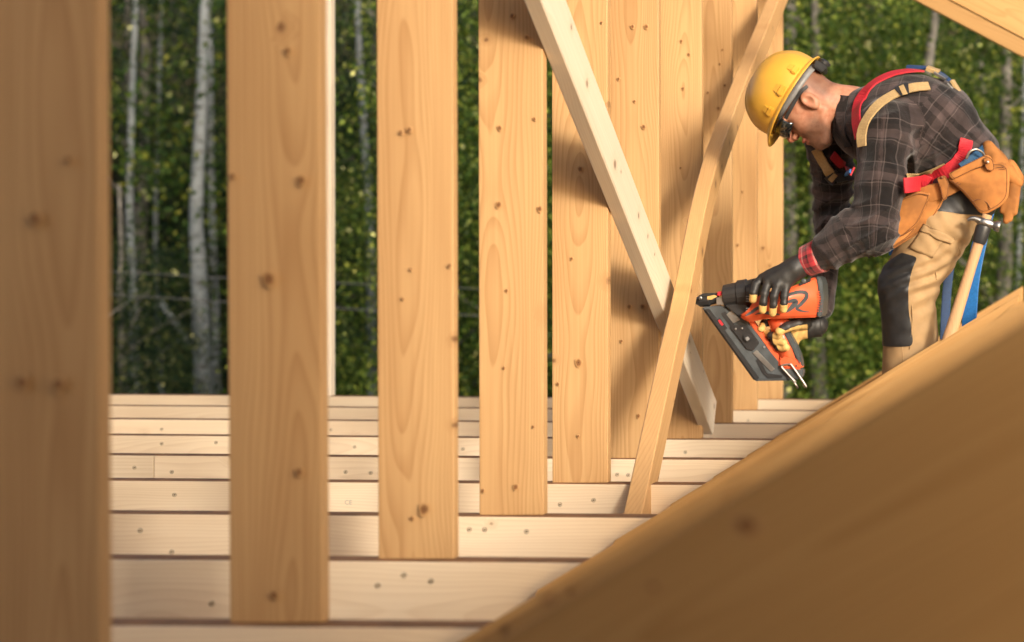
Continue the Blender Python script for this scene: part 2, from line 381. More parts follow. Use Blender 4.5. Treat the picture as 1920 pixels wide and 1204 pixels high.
# knots that show in the studs, each a separate inset piece
def knot_mat():
    t = NT('knot_wood'); o = t.n('ShaderNodeTexCoord').outputs['Object']; x, y, z = t.sep(o); rnd = t.n('ShaderNodeObjectInfo').outputs['Random']
    r = t.math('SQRT', t.math('ADD', t.math('MULTIPLY', x, x), t.math('MULTIPLY', z, z)))
    r = t.math('ADD', r, t.math('MULTIPLY_ADD', t.noise(t.vmath('ADD', o, t.comb(t.math('MULTIPLY', rnd, 50.0), 0.0, 0.0)), 2.2, 3), .5, -.25))
    c = t.ramp(r, [(0, (.08, .032, .012)), (.18, (.19, .08, .028)), (.42, (.27, .125, .045)), (.50, (.15, .06, .02)), (.60, (.37, .19, .07)), (.82, (.46, .255, .10)), (1, (.52, .30, .122))])
    return t.done(c, .55, spec=.3)
M['knot'] = knot_mat()
km = bpy.data.meshes.new('knot'); km.from_pydata([(0, -.0008, 0)]+[((1+.10*math.sin(3*a)+.06*math.sin(5*a+1))*math.cos(a)*q, -.0005 if q < 1 else .0003, (1+.10*math.sin(3*a)+.06*math.sin(5*a+1))*math.sin(a)*q) for q in (.6, 1) for a in [2*math.pi*i/18 for i in range(18)]], [],
    [(0, 1+i, 1+(i+1) % 18) for i in range(18)]+[(1+i, 19+i, 19+(i+1) % 18, 1+(i+1) % 18) for i in range(18)]); km.materials.append(M['knot'])
bpy.context.view_layer.update()
def knot(board, u, v, Yf, r, e=1.25):
    o = bpy.data.objects.new('knot', km); col.objects.link(o); o.location = P(u, v, Yf-.0002); o.scale = (r, 1, r*e); o.rotation_euler.y = random.uniform(-.5, .5); keep(o, board)
for k, lst in enumerate([[(66, 410, .012), (42, 716, .012), (110, 720, .012), (128, 300, .007)], [(565, 338, .011), (504, 523, .016), (437, 330, .007), (561, 885, .010), (514, 1116, .010), (540, 95, .008)],
    [(768, 243, .010), (752, 248, .008), (770, 505, .006), (795, 955, .021), (773, 972, .008), (755, 560, .006), (843, 498, .007)], [(935, 384, .014), (1012, 392, .012), (937, 240, .011), (967, 913, .013), (988, 70, .010), (960, 30, .011), (945, 690, .007), (1002, 223, .008), (905, 920, .009), (950, 545, .007), (1000, 800, .006)],
    [(1088, 317, .013), (1085, 680, .019), (1072, 485, .008), (1128, 42, .006), (1084, 818, .008), (1046, 720, .009)], [(1207, 238, .013), (1190, 190, .008), (1160, 148, .009), (1212, 50, .013), (1186, 50, .012), (1165, 640, .010), (1205, 575, .016), (1180, 575, .014), (1207, 405, .008), (1197, 780, .012)],
    [(1292, 102, .010), (1278, 77, .009), (1281, 166, .010), (1276, 315, .008), (1296, 420, .007)], [(1359, 160, .011), (1327, 174, .011), (1347, 203, .012), (1350, 120, .008), (1355, 93, .007)], [(1392, 360, .008), (1383, 460, .011), (1400, 570, .010)], [(1446, 75, .008), (1431, 465, .016), (1446, 530, .010)]]):
    for u, v, r in lst: knot(studs[k], u, v, YK[k], r*(.72 if k < 2 else .56))

# roof rafters overhead: right-hand slope, falling to the right; the farthest shows in the top right corner
RZ = lambda x: 1.818-.526*(x+.502)                     # underside
for Y in ysall:
    d = Vector((1, 0, -.526)).normalized(); nrm = Vector((.526, 0, 1)).normalized(); w = .17
    x0, x1 = -3.3, (.62 if Y in (YK[5], YK[8], YK[9]) else -1.12)
    lab = 'roof rafter crossing the top right corner above the worker' if Y == YK[9] else ('roof rafter just above the far corner rafter, in the top right corner' if Y == YK[8] else 'roof rafter overhead, above the frame')
    yy = Y+.045+.025
    lumber('roof_rafter', Vector((x0, yy, RZ(x0)))+nrm*w/2, Vector((x1, yy, RZ(x1)))+nrm*w/2, nrm, w, .046, 'rafter', lab, 'rafter', 'roof rafters')
lumber('ridge_beam', (-3.36, .5, 3.33), (-3.36, 7.7, 3.33), (0, 0, 1), .24, .07, 'rafter', 'ridge beam high above the attic', 'beam')

# sloping members that rise to the right from the joists, one to each bay; the nearest is the big blurred one
LZ = lambda x: .53+.604*x
def sloping(Y, x1, dv, label):
    y0, y1 = Y-.066, Y-.021; zc = -.05; x0 = (zc-.53)/.604
    poly = [(x0, LZ(x0)), (x1, LZ(x1)), (x1, LZ(x1)-dv), ((zc-.18+dv-.53)/.604, zc-.18), (x0, zc-.18)] if dv < .2 else [(x0-.25, LZ(x0-.25)), (x1, LZ(x1)), (x1, LZ(x1)-dv), (x0+.15, LZ(x0+.15)-dv), (x0-.25, LZ(x0-.25)-.03)]
    a = math.atan(.604); L = Vector((math.cos(a), 0, math.sin(a))); W = Vector((-math.sin(a), 0, math.cos(a)))
    org = Vector(((x0+x1)/2, (y0+y1)/2, LZ((x0+x1)/2)-dv/2))
    bm = bmesh.new()
    loc = lambda x, y, z: ((Vector((x, y, z))-org).dot(W), y-org.y, (Vector((x, y, z))-org).dot(L))
    A = [bm.verts.new(loc(x, y0, z)) for x, z in poly]; B = [bm.verts.new(loc(x, y1, z)) for x, z in poly]; n = len(A)
    bm.faces.new(A); bm.faces.new(B[::-1])
    for i in range(n): bm.faces.new((A[i], B[i], B[(i+1) % n], A[(i+1) % n]))
    bmesh.ops.recalc_face_normals(bm, faces=bm.faces)
    bmesh.ops.bevel(bm, geom=list(bm.edges), offset=.003, segments=2, affect='EDGES')
    me = bpy.data.meshes.new('sloping_beam'); bm.to_mesh(me); bm.free()
    o = link('sloping_beam', me, M['rafter']); Yv = W.cross(L)*1.0
    o.matrix_world = Matrix.Translation(org) @ Matrix((W, Vector((0, 1, 0)), L)).transposed().to_4x4()
    return tag(o, label, 'beam', 'sloping beams rising to the right')
big = sloping(1.46, .12, .285, 'huge blurred brown sloping beam across the bottom right corner')
bpy.context.view_layer.update()
for u, v, r in ((1400, 985, .014), (1030, 1122, .008), (1225, 1100, .006)): knot(big, u, v, 1.394, r, .7)
for k, Y in enumerate(YK):
    sloping(Y, .12 if k < 2 else -.02, .13, ['sloping beam directly behind the big blurred one', 'sloping beam meeting the joist of the second stud', 'sloping beam meeting the joist of the third stud',
        'sloping beam meeting the joist of the fourth stud', 'sloping beam meeting the joist of the fifth stud', 'sloping beam in front of the worker, meeting the joist of the sixth stud',
        'sloping beam just behind the worker, meeting the joist of the seventh stud', 'sloping beam meeting the joist of the eighth stud', 'sloping beam meeting the joist of the ninth stud', 'farthest sloping beam, meeting the last joist'][k])

# crossed braces on the inner edges of the studs
def bowed(name, mids, X0, X1, h, side, mat, label):
    """Brace in the X0..X1 slice whose camera-side edge follows mids (Y,Z); side=+1: body lies below/behind that edge."""
    pts = smooth_path([Vector((0, y, z)) for y, z in mids], 4); n = len(pts)
    org = Vector(((X0+X1)/2, pts[n//2].y, pts[n//2].z)); dd = (pts[-1]-pts[0]).normalized(); nn = Vector((0, dd.z, -dd.y))*side
    mat4 = Matrix.Translation(org) @ Matrix((nn, Vector((1, 0, 0)), dd)).transposed().to_4x4(); inv = mat4.inverted()
    bm = bmesh.new(); rings = []
    for i, p in enumerate(pts):
        d = (pts[min(i+1, n-1)]-pts[max(i-1, 0)]).normalized(); q = Vector((0, d.z, -d.y))*side
        e = .003
        prof = [(X0+e, 0), (X1-e, 0), (X1, e), (X1, h-e), (X1-e, h), (X0+e, h), (X0, h-e), (X0, e)]
        rings.append([bm.verts.new(inv @ (Vector((x, p.y, p.z))+q*s)) for x, s in prof])
    for i in range(n-1):
        for k in range(8): bm.faces.new((rings[i][k], rings[i][(k+1) % 8], rings[i+1][(k+1) % 8], rings[i+1][k]))
    bm.faces.new(rings[0]); bm.faces.new(rings[-1][::-1]); bmesh.ops.recalc_face_normals(bm, faces=bm.faces)
    me = bpy.data.meshes.new(name); bm.to_mesh(me); bm.free()
    o = link(name, me, M[mat]); o.matrix_world = mat4; return tag(o, label, 'brace', 'crossed diagonal braces')
def yz(u, v, X): Y = X*FP/(u-CU); return (Y, H-(v-CV)/FP*Y)
XB1, XA1 = -1.100, -1.020
b0, b1 = yz(1015, 0, XB1), yz(1337, 815, XB1)
ext = (b0[0]+(b0[0]-b1[0])*.35, b0[1]+(b0[1]-b1[1])*.35)
bowed('diagonal_brace', [ext, b0, ((b0[0]+b1[0])/2, (b0[1]+b1[1])/2), b1], XB1-.041, XB1, .13, -1, 'brace', 'pale whitish diagonal brace falling to the right, behind the tan one')
am = [yz(u, v, XA1) for u, v in ((1196, 1000), (1204, 963), (1269.6, 651), (1291, 560), (1332, 352), (1379, 205), (1460, 0))]
ext = (am[-1][0]+(am[-1][0]-am[-2][0])*.3, am[-1][1]+(am[-1][1]-am[-2][1])*.3)
bowed('diagonal_brace', [am[0]]+am[1:]+[ext], XA1-.05, XA1, .09, 1, 'tanbrace', 'tan diagonal brace rising to the right, touched by the nail gun')

# screws in the joist faces
sm = bpy.data.meshes.new('screw'); bm = bmesh.new()
v, f = ring_lathe((0, 0, 0), (0, -1, 0), [(-.004, .0056), (.0004, .0056), (.0006, .0048), (-.0008, .0045), (-.0006, .0022), (.0012, .0018), (.0014, .0004)], 12)
vv = [bm.verts.new(q) for q in v]
for q in f: bm.faces.new([vv[i] for i in q])
bm.to_mesh(sm); bm.free(); sm.materials.append(M['screw'])
for u, v in [(263, 995), (322, 1035), (327, 928), (322, 885), (338, 858), (252, 877), (303, 832), (405, 830), (303, 805), (648, 885), (695, 887), (682, 862), (665, 838), (620, 806), (708, 1098), (808, 1090), (757, 1079), (397, 1132),
             (909, 993), (987, 997), (1050, 946), (1113, 938), (1157, 890), (1178, 891), (1285, 848), (1403, 789), (880, 993), (868, 842), (560, 996), (560, 930)]:
    for Y, j in joists:
        yf = Y-.0205; p = P(u, v, yf)
        if -.125 < p.z-ztop(p.x) < -.008:
            if 'short' in j['label'] and p.x > P(288, 870, yf).x: continue
            if 'butt seam' in j['label'] and 'short' not in j['label'] and p.x < P(288, 870, yf).x: continue
            s = bpy.data.objects.new('screw', sm); col.objects.link(s); s.location = p; keep(s, j); break
# grade stamp on a joist
def stamp(u, v, Y, txt, size):
    j = [q for q in joists if abs(q[0]-Y) < .01][0][1]
    c = bpy.data.curves.new('grade_stamp', 'FONT'); c.body = txt; c.size = size; c.extrude = .0001
    t = bpy.data.objects.new('tmp', c); col.objects.link(t); dg = bpy.context.evaluated_depsgraph_get()
    me = bpy.data.meshes.new_from_object(t.evaluated_get(dg)); bpy.data.objects.remove(t); bpy.data.curves.remove(c)
    o = link('grade_stamp', me, M['ink']); o.location = P(u, v, Y-.0212); o.rotation_euler = (R(90), 0, 0); bpy.context.view_layer.update(); keep(o, j)
bpy.context.view_layer.update()
stamp(646, 946, YK[4], 'CE', .017)

# unseen boards added around the camera to keep the near timbers in shade
g = empty('side_light_blocker', (.94, -.6, -.24), 'unseen boards right of the camera, added to block the sun', 'wall')
for i in range(8):
    y0 = -1.47+i*.235
    v, f = boxv(.925, .95, y0+.002, y0+.233, -.235, 2.6 if y0 < -.1 else 1.1); world_mesh('board', v, f, M['rafter'], g)
g = empty('rear_light_blocker', (0, -1.5, -.24), 'unseen boards behind the camera, added to block light', 'wall')
for i in range(9):
    x0 = -1.2+i*.235
    v, f = boxv(x0+.002, x0+.233, -1.505, -1.48, -.235, 2.6); world_mesh('board', v, f, M['rafter'], g)
g = empty('overhead_light_blocker', (-.6, -.4, 1.8), 'unseen boards above the camera, added to block light', 'roof')
for i in range(6):
    xa, xb = -1.38+i*.235+.001, -1.38+(i+1)*.235-.001
    v, f = boxv(xa, xb, -1.5, .7, 0, .02); v = [(x, y, RZ(x)+.20+z) for x, y, z in v]; world_mesh('board', v, f, M['rafter'], g)

# plank the worker stands on
lumber('walk_plank', (-.37, 4.3, .020), (-.37, 6.3, .020), (1, 0, 0), .28, .028, 'joist', 'walking plank across the joists under the worker', 'plank')
# ------------------------------------------------------------------ forest
def leaf_cloud(name, n, shape, size, seed, clumps=60, spread=.55):
    """Leaf-sized faces gathered in clumps; shape(rng, k) gives clump centres."""
    g = np.random.default_rng(seed); cc = shape(g, clumps); cs = g.uniform(.5, 1.3, clumps)*spread
    idx = g.integers(0, clumps, n); c = cc[idx]+g.normal(0, 1, (n, 3))*cs[idx, None]*np.array([1, 1, .7])
    d = g.normal(0, 1, (n, 3)); d[:, 2] -= .5; d /= np.linalg.norm(d, axis=1)[:, None]
    w = np.cross(d, g.normal(0, 1, (n, 3))); w /= np.linalg.norm(w, axis=1)[:, None]
    nn = np.cross(d, w); L = (g.uniform(.7, 1.3, n)*size)[:, None]
    V = np.stack([c-d*L*.5, c+w*L*.32+nn*L*.06, c+d*L*.5, c-w*L*.32+nn*L*.06], 1).reshape(-1, 3)
    me = bpy.data.meshes.new(name); me.vertices.add(4*n); me.vertices.foreach_set('co', V.ravel())
    me.loops.add(4*n); me.loops.foreach_set('vertex_index', np.arange(4*n)); me.polygons.add(n)
    me.polygons.foreach_set('loop_start', np.arange(0, 4*n, 4)); me.polygons.foreach_set('loop_total', np.full(n, 4)); me.update(); me.validate()
    return me
def egg(zc, rz, rx):
    def f(g, k):
        d = g.normal(0, 1, (k, 3)); d /= np.linalg.norm(d, axis=1)[:, None]; r = g.uniform(.25, 1, k)[:, None]**.6
        return d*r*np.array([rx, rx, rz])+np.array([0, 0, zc])
    return f
bushy = [leaf_cloud('bushy_crown', 24000, egg(3.6, 3.5, 1.9), .056, 20+i, 70, .42) for i in range(3)]
tall = [leaf_cloud('tall_crown', 22000, egg(7.0, 4.6, 1.7), .056, 40+i, 70, .45) for i in range(2)]
wispy = [leaf_cloud('birch_crown', 4200, egg(7.5, 5.0, 1.5), .085, 60+i, 80, .35) for i in range(2)]
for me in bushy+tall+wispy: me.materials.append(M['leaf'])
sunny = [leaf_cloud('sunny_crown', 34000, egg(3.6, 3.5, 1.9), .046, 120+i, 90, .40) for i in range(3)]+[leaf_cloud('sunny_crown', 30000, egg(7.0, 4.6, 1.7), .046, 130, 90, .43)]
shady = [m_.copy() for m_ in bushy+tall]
for me in shady: me.materials.clear(); me.materials.append(M['leafshade'])
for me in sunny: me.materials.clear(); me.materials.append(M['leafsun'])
def trunk_mesh(name, h, r, seed, bend=.35, limbs=7):
    g = random.Random(seed); x = y = 0; pts, rr = [], []
    for i in range(13):
        z = h*i/12; pts.append((x, y, z)); rr.append(r*(1.25 if i == 0 else 1)*(1-.8*i/12)); x += g.uniform(-1, 1)*bend*h/60; y += g.uniform(-1, 1)*bend*h/60
    V, F = tube(pts, rr, 9); V = list(V); F = list(F)
    for k in range(limbs):
        i = g.randint(4, 11); p = Vector(pts[i]); a = g.uniform(0, 6.28); L = g.uniform(.8, 1.9)*(1.25-i/14)
        q = [p, p+Vector((math.cos(a)*L*.4, math.sin(a)*L*.4, L*.35)), p+Vector((math.cos(a)*L, math.sin(a)*L, L*.7))]
        v2, f2 = tube(q, [rr[i]*.45, rr[i]*.3, rr[i]*.1], 6); o = len(V); V += v2; F += [tuple(o+j for j in t) for t in f2]
    me = bpy.data.meshes.new(name); me.from_pydata([tuple(v) for v in V], [], F); me.update(); me.polygons.foreach_set('use_smooth', [True]*len(me.polygons)); return me
tk = [trunk_mesh('trunk', 8, .13, 5+i) for i in range(3)]
for me in tk: me.materials.append(M['bark'])
GZ = -3.2
def tree(name, x, y, crown, trunk, label, group, s=1.0, sz=1.0, rz=0.0):
    e = empty(name, (x, y, GZ), label, 'tree', group); e.rotation_euler.z = rz; e.scale = (s, s, s*sz)
    for nm, me in (('trunk', trunk), ('crown', crown)):
        o = bpy.data.objects.new(nm, me); col.objects.link(o); o.parent = e
    return e
g = random.Random(11)
def scatter(n, x0, x1, y0, y1, label, group, kinds, smin=.85, smax=1.25, mind=1.5):
    done = []
    for _ in range(n*30):
        if len(done) >= n: break
        x, y = g.uniform(x0, x1), g.uniform(y0, y1)
        if any((x-a)**2+(y-b)**2 < mind*mind for a, b in done): continue
        done.append((x, y)); tree('leafy_tree', x, y, g.choice(kinds), g.choice(tk), label, group, g.uniform(smin, smax), 1.0, g.uniform(0, 6.28))
# right, behind the worker
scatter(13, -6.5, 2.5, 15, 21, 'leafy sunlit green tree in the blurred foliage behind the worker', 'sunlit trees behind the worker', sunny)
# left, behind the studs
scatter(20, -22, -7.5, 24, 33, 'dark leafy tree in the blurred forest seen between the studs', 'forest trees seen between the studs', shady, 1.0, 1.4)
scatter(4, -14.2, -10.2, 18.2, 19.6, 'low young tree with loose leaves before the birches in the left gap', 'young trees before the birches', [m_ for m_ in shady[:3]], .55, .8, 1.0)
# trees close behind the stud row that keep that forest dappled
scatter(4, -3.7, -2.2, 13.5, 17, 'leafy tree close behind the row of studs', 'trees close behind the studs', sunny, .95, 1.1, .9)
# far forest, one mass
def band(gx0, gx1, gy0, gy1, z0, z1):
    return lambda gg, k: np.stack([gg.uniform(gx0, gx1, k), gg.uniform(gy0, gy1, k), gg.uniform(z0, z1, k)], 1)
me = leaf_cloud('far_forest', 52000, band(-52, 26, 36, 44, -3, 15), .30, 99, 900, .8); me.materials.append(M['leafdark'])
o = bpy.data.objects.new('far_forest', me); col.objects.link(o); tag(o, 'dark mass of far forest closing the view', 'forest', kind='stuff')
hv, hf = [], []
for i in range(41):
    for j in range(9):
        x = -110+i*5.0; hv.append((x, 44+j*5, GZ-.3+(19+3*math.sin(i*.7)+2*math.sin(i*1.9+j))*(1-math.exp(-j*.75))))
for i in range(40):
    for j in range(8): hf.append((i*9+j, (i+1)*9+j, (i+1)*9+j+1, i*9+j+1))
o = world_mesh('hill', hv, hf, M['ground'], None, True); o['kind'] = 'structure'

# birches that can be told apart
def birch(pix, Y, r, label, mat='birch', crown=0, extra=None):
    base = P(pix[0][0], pix[0][1], Y); e = empty('birch_tree', (base.x, Y, GZ), label, 'tree', 'slender birches in the forest')
    pts = [Vector((base.x+.05, Y, GZ))]+[P(u, v, Y) for u, v in pix]
    d = (pts[-1]-pts[-2]).normalized(); pts += [pts[-1]+d*2.5, pts[-1]+d*5]
    pts = smooth_path(pts, 4); n = len(pts)
    V, F = tube(pts, [r*(1-.75*i/(n-1)) if i > 3 else r for i in range(n)], 10); world_mesh('trunk', V, F, M[mat], e, True)
    if extra:
        V, F = tube([P(*q) for q in extra], [.045, .03], 7); world_mesh('broken_branch', V, F, M[mat], e, True)
    if crown is not None:
        o = bpy.data.objects.new('crown', wispy[crown]); col.objects.link(o); o.parent = e; o.rotation_euler.z = r*90
    return e
birch([(381, 745), (372, 500), (368, 400), (377, 200), (384, 0)], 21.5, .125, 'thickest white birch trunk in the gap right of the first stud', extra=((362, 655, 21.5), (300, 565, 21.3)))
birch([(252, 745), (250, 560), (243, 400), (247, 200), (255, 0)], 23, .075, 'white birch trunk nearest the first stud in the left gap', crown=1)
birch([(303, 745), (294, 560), (292, 380), (300, 100)], 24.5, .05, 'thin grey birch trunk in the middle of the left gap', crown=None)
birch([(405, 745), (402, 560), (397, 400), (392, 0)], 24, .085, 'bluish birch trunk against the second stud in the left gap', crown=1)
birch([(697, 745), (696, 480), (686, 300), (676, 140), (670, 0)], 22, .075, 'bent birch trunk in the gap left of the third stud', crown=0)
birch([(1690, 720), (1722, 300), (1741, 120), (1758, 0)], 15.0, .075, 'grey tree trunk rising above the worker into the top right corner', mat='bark', crown=0)
birch([(1906, 700), (1908, 540), (1916, 300)], 16.5, .05, 'slim pale trunk at the right edge beside the hammer', crown=None)
for (a, b), lab in ((((150, 484), (980, 545)), 'upper thin cable crossing the forest behind the studs'), (((150, 526), (980, 596)), 'lower thin cable crossing the forest behind the studs')):
    p, q = P(*a, 13.5), P(*b, 13.5); p2 = p+(p-q)*1.5; q2 = q+(q-p)*.0
    pts = [p2.lerp(q, t/14)-Vector((0, 0, .10*math.sin(math.pi*t/14))) for t in range(15)]
    o = tube_obj('cable', pts, .004, 'cable', None, 6); tag(o, lab, 'cable', 'thin overhead cables')
# ------------------------------------------------------------------ implicit surfaces for the figure
def smin(a, b, k):
    h = np.clip(.5+.5*(b-a)/k, 0, 1); return b*(1-h)+a*h-k*h*(1-h)
class Fld:
    def __init__(s): s.ops = []; s.dis = None
    def cone(s, a, b, ra, rb, k=.02, wide=None, wk=1.0, cut=None, sub=False):
        s.ops.append(('c', np.array(a, float), np.array(b, float), ra, rb, k, None if wide is None else np.array(Vector(wide).normalized()), wk, cut, sub)); return s
    def ell(s, c, r, k=.02, rot=None, sub=False): s.ops.append(('e', np.array(c, float), np.array(r, float), k, rot, sub)); return s
    def plane(s, p, n): s.ops.append(('p', np.array(p, float), np.array(Vector(n).normalized()))); return s
    def ev(s, p):
        D = np.full(len(p), 9.0)
        for o in s.ops:
            if o[0] == 'c':
                _, a, b, ra, rb, k, w, wk, cut, sub = o
                ab = b-a; t = np.clip(((p-a)@ab)/(ab@ab), 0, 1); d = p-a-t[:, None]*ab; q = (d*d).sum(1)
                if w is not None: dw = d@w; q = q-dw*dw+(dw/wk)**2
                x = np.sqrt(q)-(ra+(rb-ra)*t)
                if cut is not None: x = np.maximum(x, (p-np.array(cut[0]))@np.array(Vector(cut[1]).normalized()))
            elif o[0] == 'e':
                _, c, r, k, rot, sub = o; d = p-c
                if rot is not None: d = d@rot
                k0 = np.linalg.norm(d/r, axis=1); k1 = np.linalg.norm(d/(r*r), axis=1)+1e-9; x = k0*(k0-1)/k1
                x = np.where(k0 < 1e-6, -r.min(), x)
            else:
                D = np.maximum(D, (p-o[1])@o[2]); continue
            D = -smin(-D, x, k) if sub else smin(D, x, k)
        if s.dis is not None: D = D+s.dis(p)
        return D
    def bounds(s, pad):
        lo, hi = np.full(3, 1e9), np.full(3, -1e9)
        for o in s.ops:
            if o[0] == 'c' and not o[9]:
                r = max(o[3], o[4])*max(1, o[7])
                for q in (o[1], o[2]): lo = np.minimum(lo, q-r); hi = np.maximum(hi, q+r)
            elif o[0] == 'e' and not o[5]: r = o[2].max(); lo = np.minimum(lo, o[1]-r); hi = np.maximum(hi, o[1]+r)
        return lo-pad, hi+pad
    def mesh(s, h):
        lo, hi = s.bounds(3*h); n = np.ceil((hi-lo)/h).astype(int)+1
        ax = [lo[i]+h*np.arange(n[i]) for i in range(3)]
        F = np.empty(n)
        for i in range(n[0]):
            yy, zz = np.meshgrid(ax[1], ax[2], indexing='ij'); F[i] = s.ev(np.stack([np.full(yy.size, ax[0][i]), yy.ravel(), zz.ravel()], 1)).reshape(yy.shape)
        return nets(F, lo, h)
def nets(F, lo, h):
    ins = F < 0; nx, ny, nz = F.shape
    corner = [(i, j, k) for i in (0, 1) for j in (0, 1) for k in (0, 1)]
    sl = lambda c: (slice(c[0], nx-1+c[0]), slice(c[1], ny-1+c[1]), slice(c[2], nz-1+c[2]))
    cnt = sum(ins[sl(c)].astype(int) for c in corner); act = (cnt > 0) & (cnt < 8); idx = np.argwhere(act)
    vid = np.full(act.shape, -1); vid[act] = np.arange(len(idx)); pos = np.zeros((len(idx), 3)); wt = np.zeros(len(idx))
    val = {c: F[sl(c)][act] for c in corner}
    for a in corner:
        for ax in range(3):
            if a[ax]: continue
            b = list(a); b[ax] = 1; b = tuple(b); fa, fb = val[a], val[b]; m = (fa < 0) != (fb < 0)
            t = np.where(m, fa/np.where(m, fa-fb, 1), 0); q = np.tile(np.array(a, float), (len(idx), 1)); q[:, ax] = t
            pos += q*m[:, None]; wt += m
    V = (idx+pos/wt[:, None])*h+lo; faces = []
    for ax in range(3):
        o1, o2 = (ax+1) % 3, (ax+2) % 3; s1 = [slice(None)]*3; s2 = [slice(None)]*3; s1[ax] = slice(0, -1); s2[ax] = slice(1, None)
        a, b = ins[tuple(s1)], ins[tuple(s2)]; e = np.argwhere(a != b); e = e[(e[:, o1] > 0) & (e[:, o2] > 0)]
        e = e[(e[:, o1] < F.shape[o1]-1) & (e[:, o2] < F.shape[o2]-1)]
        def g(d1, d2): q = e.copy(); q[:, o1] -= d1; q[:, o2] -= d2; return vid[q[:, 0], q[:, 1], q[:, 2]]
        q = np.stack([g(1, 1), g(0, 1), g(0, 0), g(1, 0)], 1); fl = ~ins[e[:, 0], e[:, 1], e[:, 2]]; q[fl] = q[fl][:, ::-1]; faces.append(q)
    return V, np.concatenate(faces)
class VN:                                       # value noise
    def __init__(s, seed): s.t = np.random.default_rng(seed).uniform(-1, 1, (32, 32, 32))
    def __call__(s, p):
        i = np.floor(p).astype(int); f = p-i; f = f*f*(3-2*f); r = 0
        for a in (0, 1):
            for b in (0, 1):
                for c in (0, 1):
                    r = r+s.t[(i[:, 0]+a) % 32, (i[:, 1]+b) % 32, (i[:, 2]+c) % 32]*(f[:, 0] if a else 1-f[:, 0])*(f[:, 1] if b else 1-f[:, 1])*(f[:, 2] if c else 1-f[:, 2])
        return r
def attr(o, name, vals, typ='FLOAT'):
    a = o.data.attributes.new(name, typ, 'POINT'); a.data.foreach_set('vector' if typ == 'FLOAT_VECTOR' else 'value', np.asarray(vals, float).ravel())
def cloth_uv(V, bones):
    """Running length along the nearest limb and distance round it, for woven patterns."""
    best = np.full(len(V), 1e9); out = np.zeros((len(V), 3))
    for a, b, r, off in bones:
        a, b = np.array(a), np.array(b); ab = b-a; L = np.linalg.norm(ab); d = ab/L; t = (V-a)@d; tc = np.clip(t, 0, L)
        q = V-a-tc[:, None]*d; dist = np.linalg.norm(q, axis=1)-r
        e1 = np.cross(d, [0, -1, .02]); e1 /= np.linalg.norm(e1); e2 = np.cross(d, e1)
        ang = np.arctan2(q@e1, q@e2); m = dist < best; best[m] = dist[m]
        out[m, 0] = t[m]+off; out[m, 1] = ang[m]*max(r, .05)
    return out
def patch(name, V, F, mask, off, mat, parent):
    """A panel sewn on: the faces where mask(centres) holds, lifted by off."""
    C = V[F].mean(1); keepf = F[mask(C)]; N = np.zeros_like(V); fn = np.cross(V[F[:, 2]]-V[F[:, 0]], V[F[:, 3]]-V[F[:, 1]])
    for i in range(4): np.add.at(N, F[:, i], fn)
    N /= np.linalg.norm(N, axis=1)[:, None]+1e-9; used = np.unique(keepf); mp = np.full(len(V), -1); mp[used] = np.arange(len(used))
    Vo = V[used]+N[used]*off; Fo = mp[keepf]
    E = np.sort(np.concatenate([Fo[:, [0, 1]], Fo[:, [1, 2]], Fo[:, [2, 3]], Fo[:, [3, 0]]]), 1); ue, ct = np.unique(E, axis=0, return_counts=True); be = ue[ct == 1]
    for _ in range(14):
        A = np.zeros_like(Vo); c_ = np.zeros(len(Vo)); np.add.at(A, be[:, 0], Vo[be[:, 1]]); np.add.at(A, be[:, 1], Vo[be[:, 0]]); np.add.at(c_, be[:, 0], 1); np.add.at(c_, be[:, 1], 1)
        m_ = c_ == 2; Vo[m_] = .5*Vo[m_]+.5*A[m_]/2
    return world_mesh(name, Vo, Fo, mat, parent, True), Vo, Fo

# ------------------------------------------------------------------ the worker
Y0 = 5.22
pb = P(1740, 500, Y0); base = Vector((pb.x, Y0, .036))
man = empty('person', base, 'worker in yellow hard hat and dark plaid shirt bending over a nail gun', 'person')
vn, vn2 = VN(3), VN(4)

# head frame: F forward (face looks down), U crown, Lf the wearer's left (towards the camera)
EAR = P(1522, 200, 5.2); sF, sU = Vector((-.517, 0, -.856)), Vector((-.856, 0, .517)); sL = Vector((0, -1, 0))
Rh = np.array([sF, sL, sU]).T                     # columns: world axes of the head frame
def Hd(f, l, u): return EAR+sF*f+sL*l+sU*u
def hell(fl, c, r, k=.012, sub=False): fl.ell(Hd(*c), r, k, Rh, sub)
hf_ = Fld()
hell(hf_, (-.012, 0, .058), (.098, .077, .090))
hell(hf_, (.045, 0, .0), (.055, .060, .072), .02)
for s_ in (1, -1):
    hf_.cone(Hd(-.008, s_*.054, -.045), Hd(.070, s_*.022, -.092), .022, .020, .022)
    hell(hf_, (.060, s_*.036, -.022), (.030, .024, .030), .02)
    hell(hf_, (.030, s_*.050, -.035), (.040, .018, .040), .02)
hell(hf_, (.088, 0, -.086), (.021, .024, .019), .014)
hell(hf_, (.062, 0, -.054), (.044, .040, .036), .02)
hf_.cone(Hd(.090, -.036, .050), Hd(.090, .036, .050), .013, .013, .012)
for s_ in (1, -1): hell(hf_, (.098, s_*.032, .030), (.014, .017, .012), .010, True)
hf_.cone(Hd(.096, 0, .042), Hd(.122, 0, .003), .009, .0125, .010)
for s_ in (1, -1): hell(hf_, (.108, s_*.013, -.006), (.013, .009, .009), .006)
hell(hf_, (.102, 0, -.036), (.012, .025, .0075), .006); hell(hf_, (.099, 0, -.050), (.012, .021, .0075), .006)
hell(hf_, (.114, 0, -.0428), (.010, .026, .0025), .004, True)
for s_ in (1, -1):
    hell(hf_, (-.012, s_*.082, .002), (.022, .011, .033), .006); hell(hf_, (-.006, s_*.078, -.020), (.010, .008, .013), .006)
    hell(hf_, (-.009, s_*.093, .004), (.012, .009, .019), .006, True)
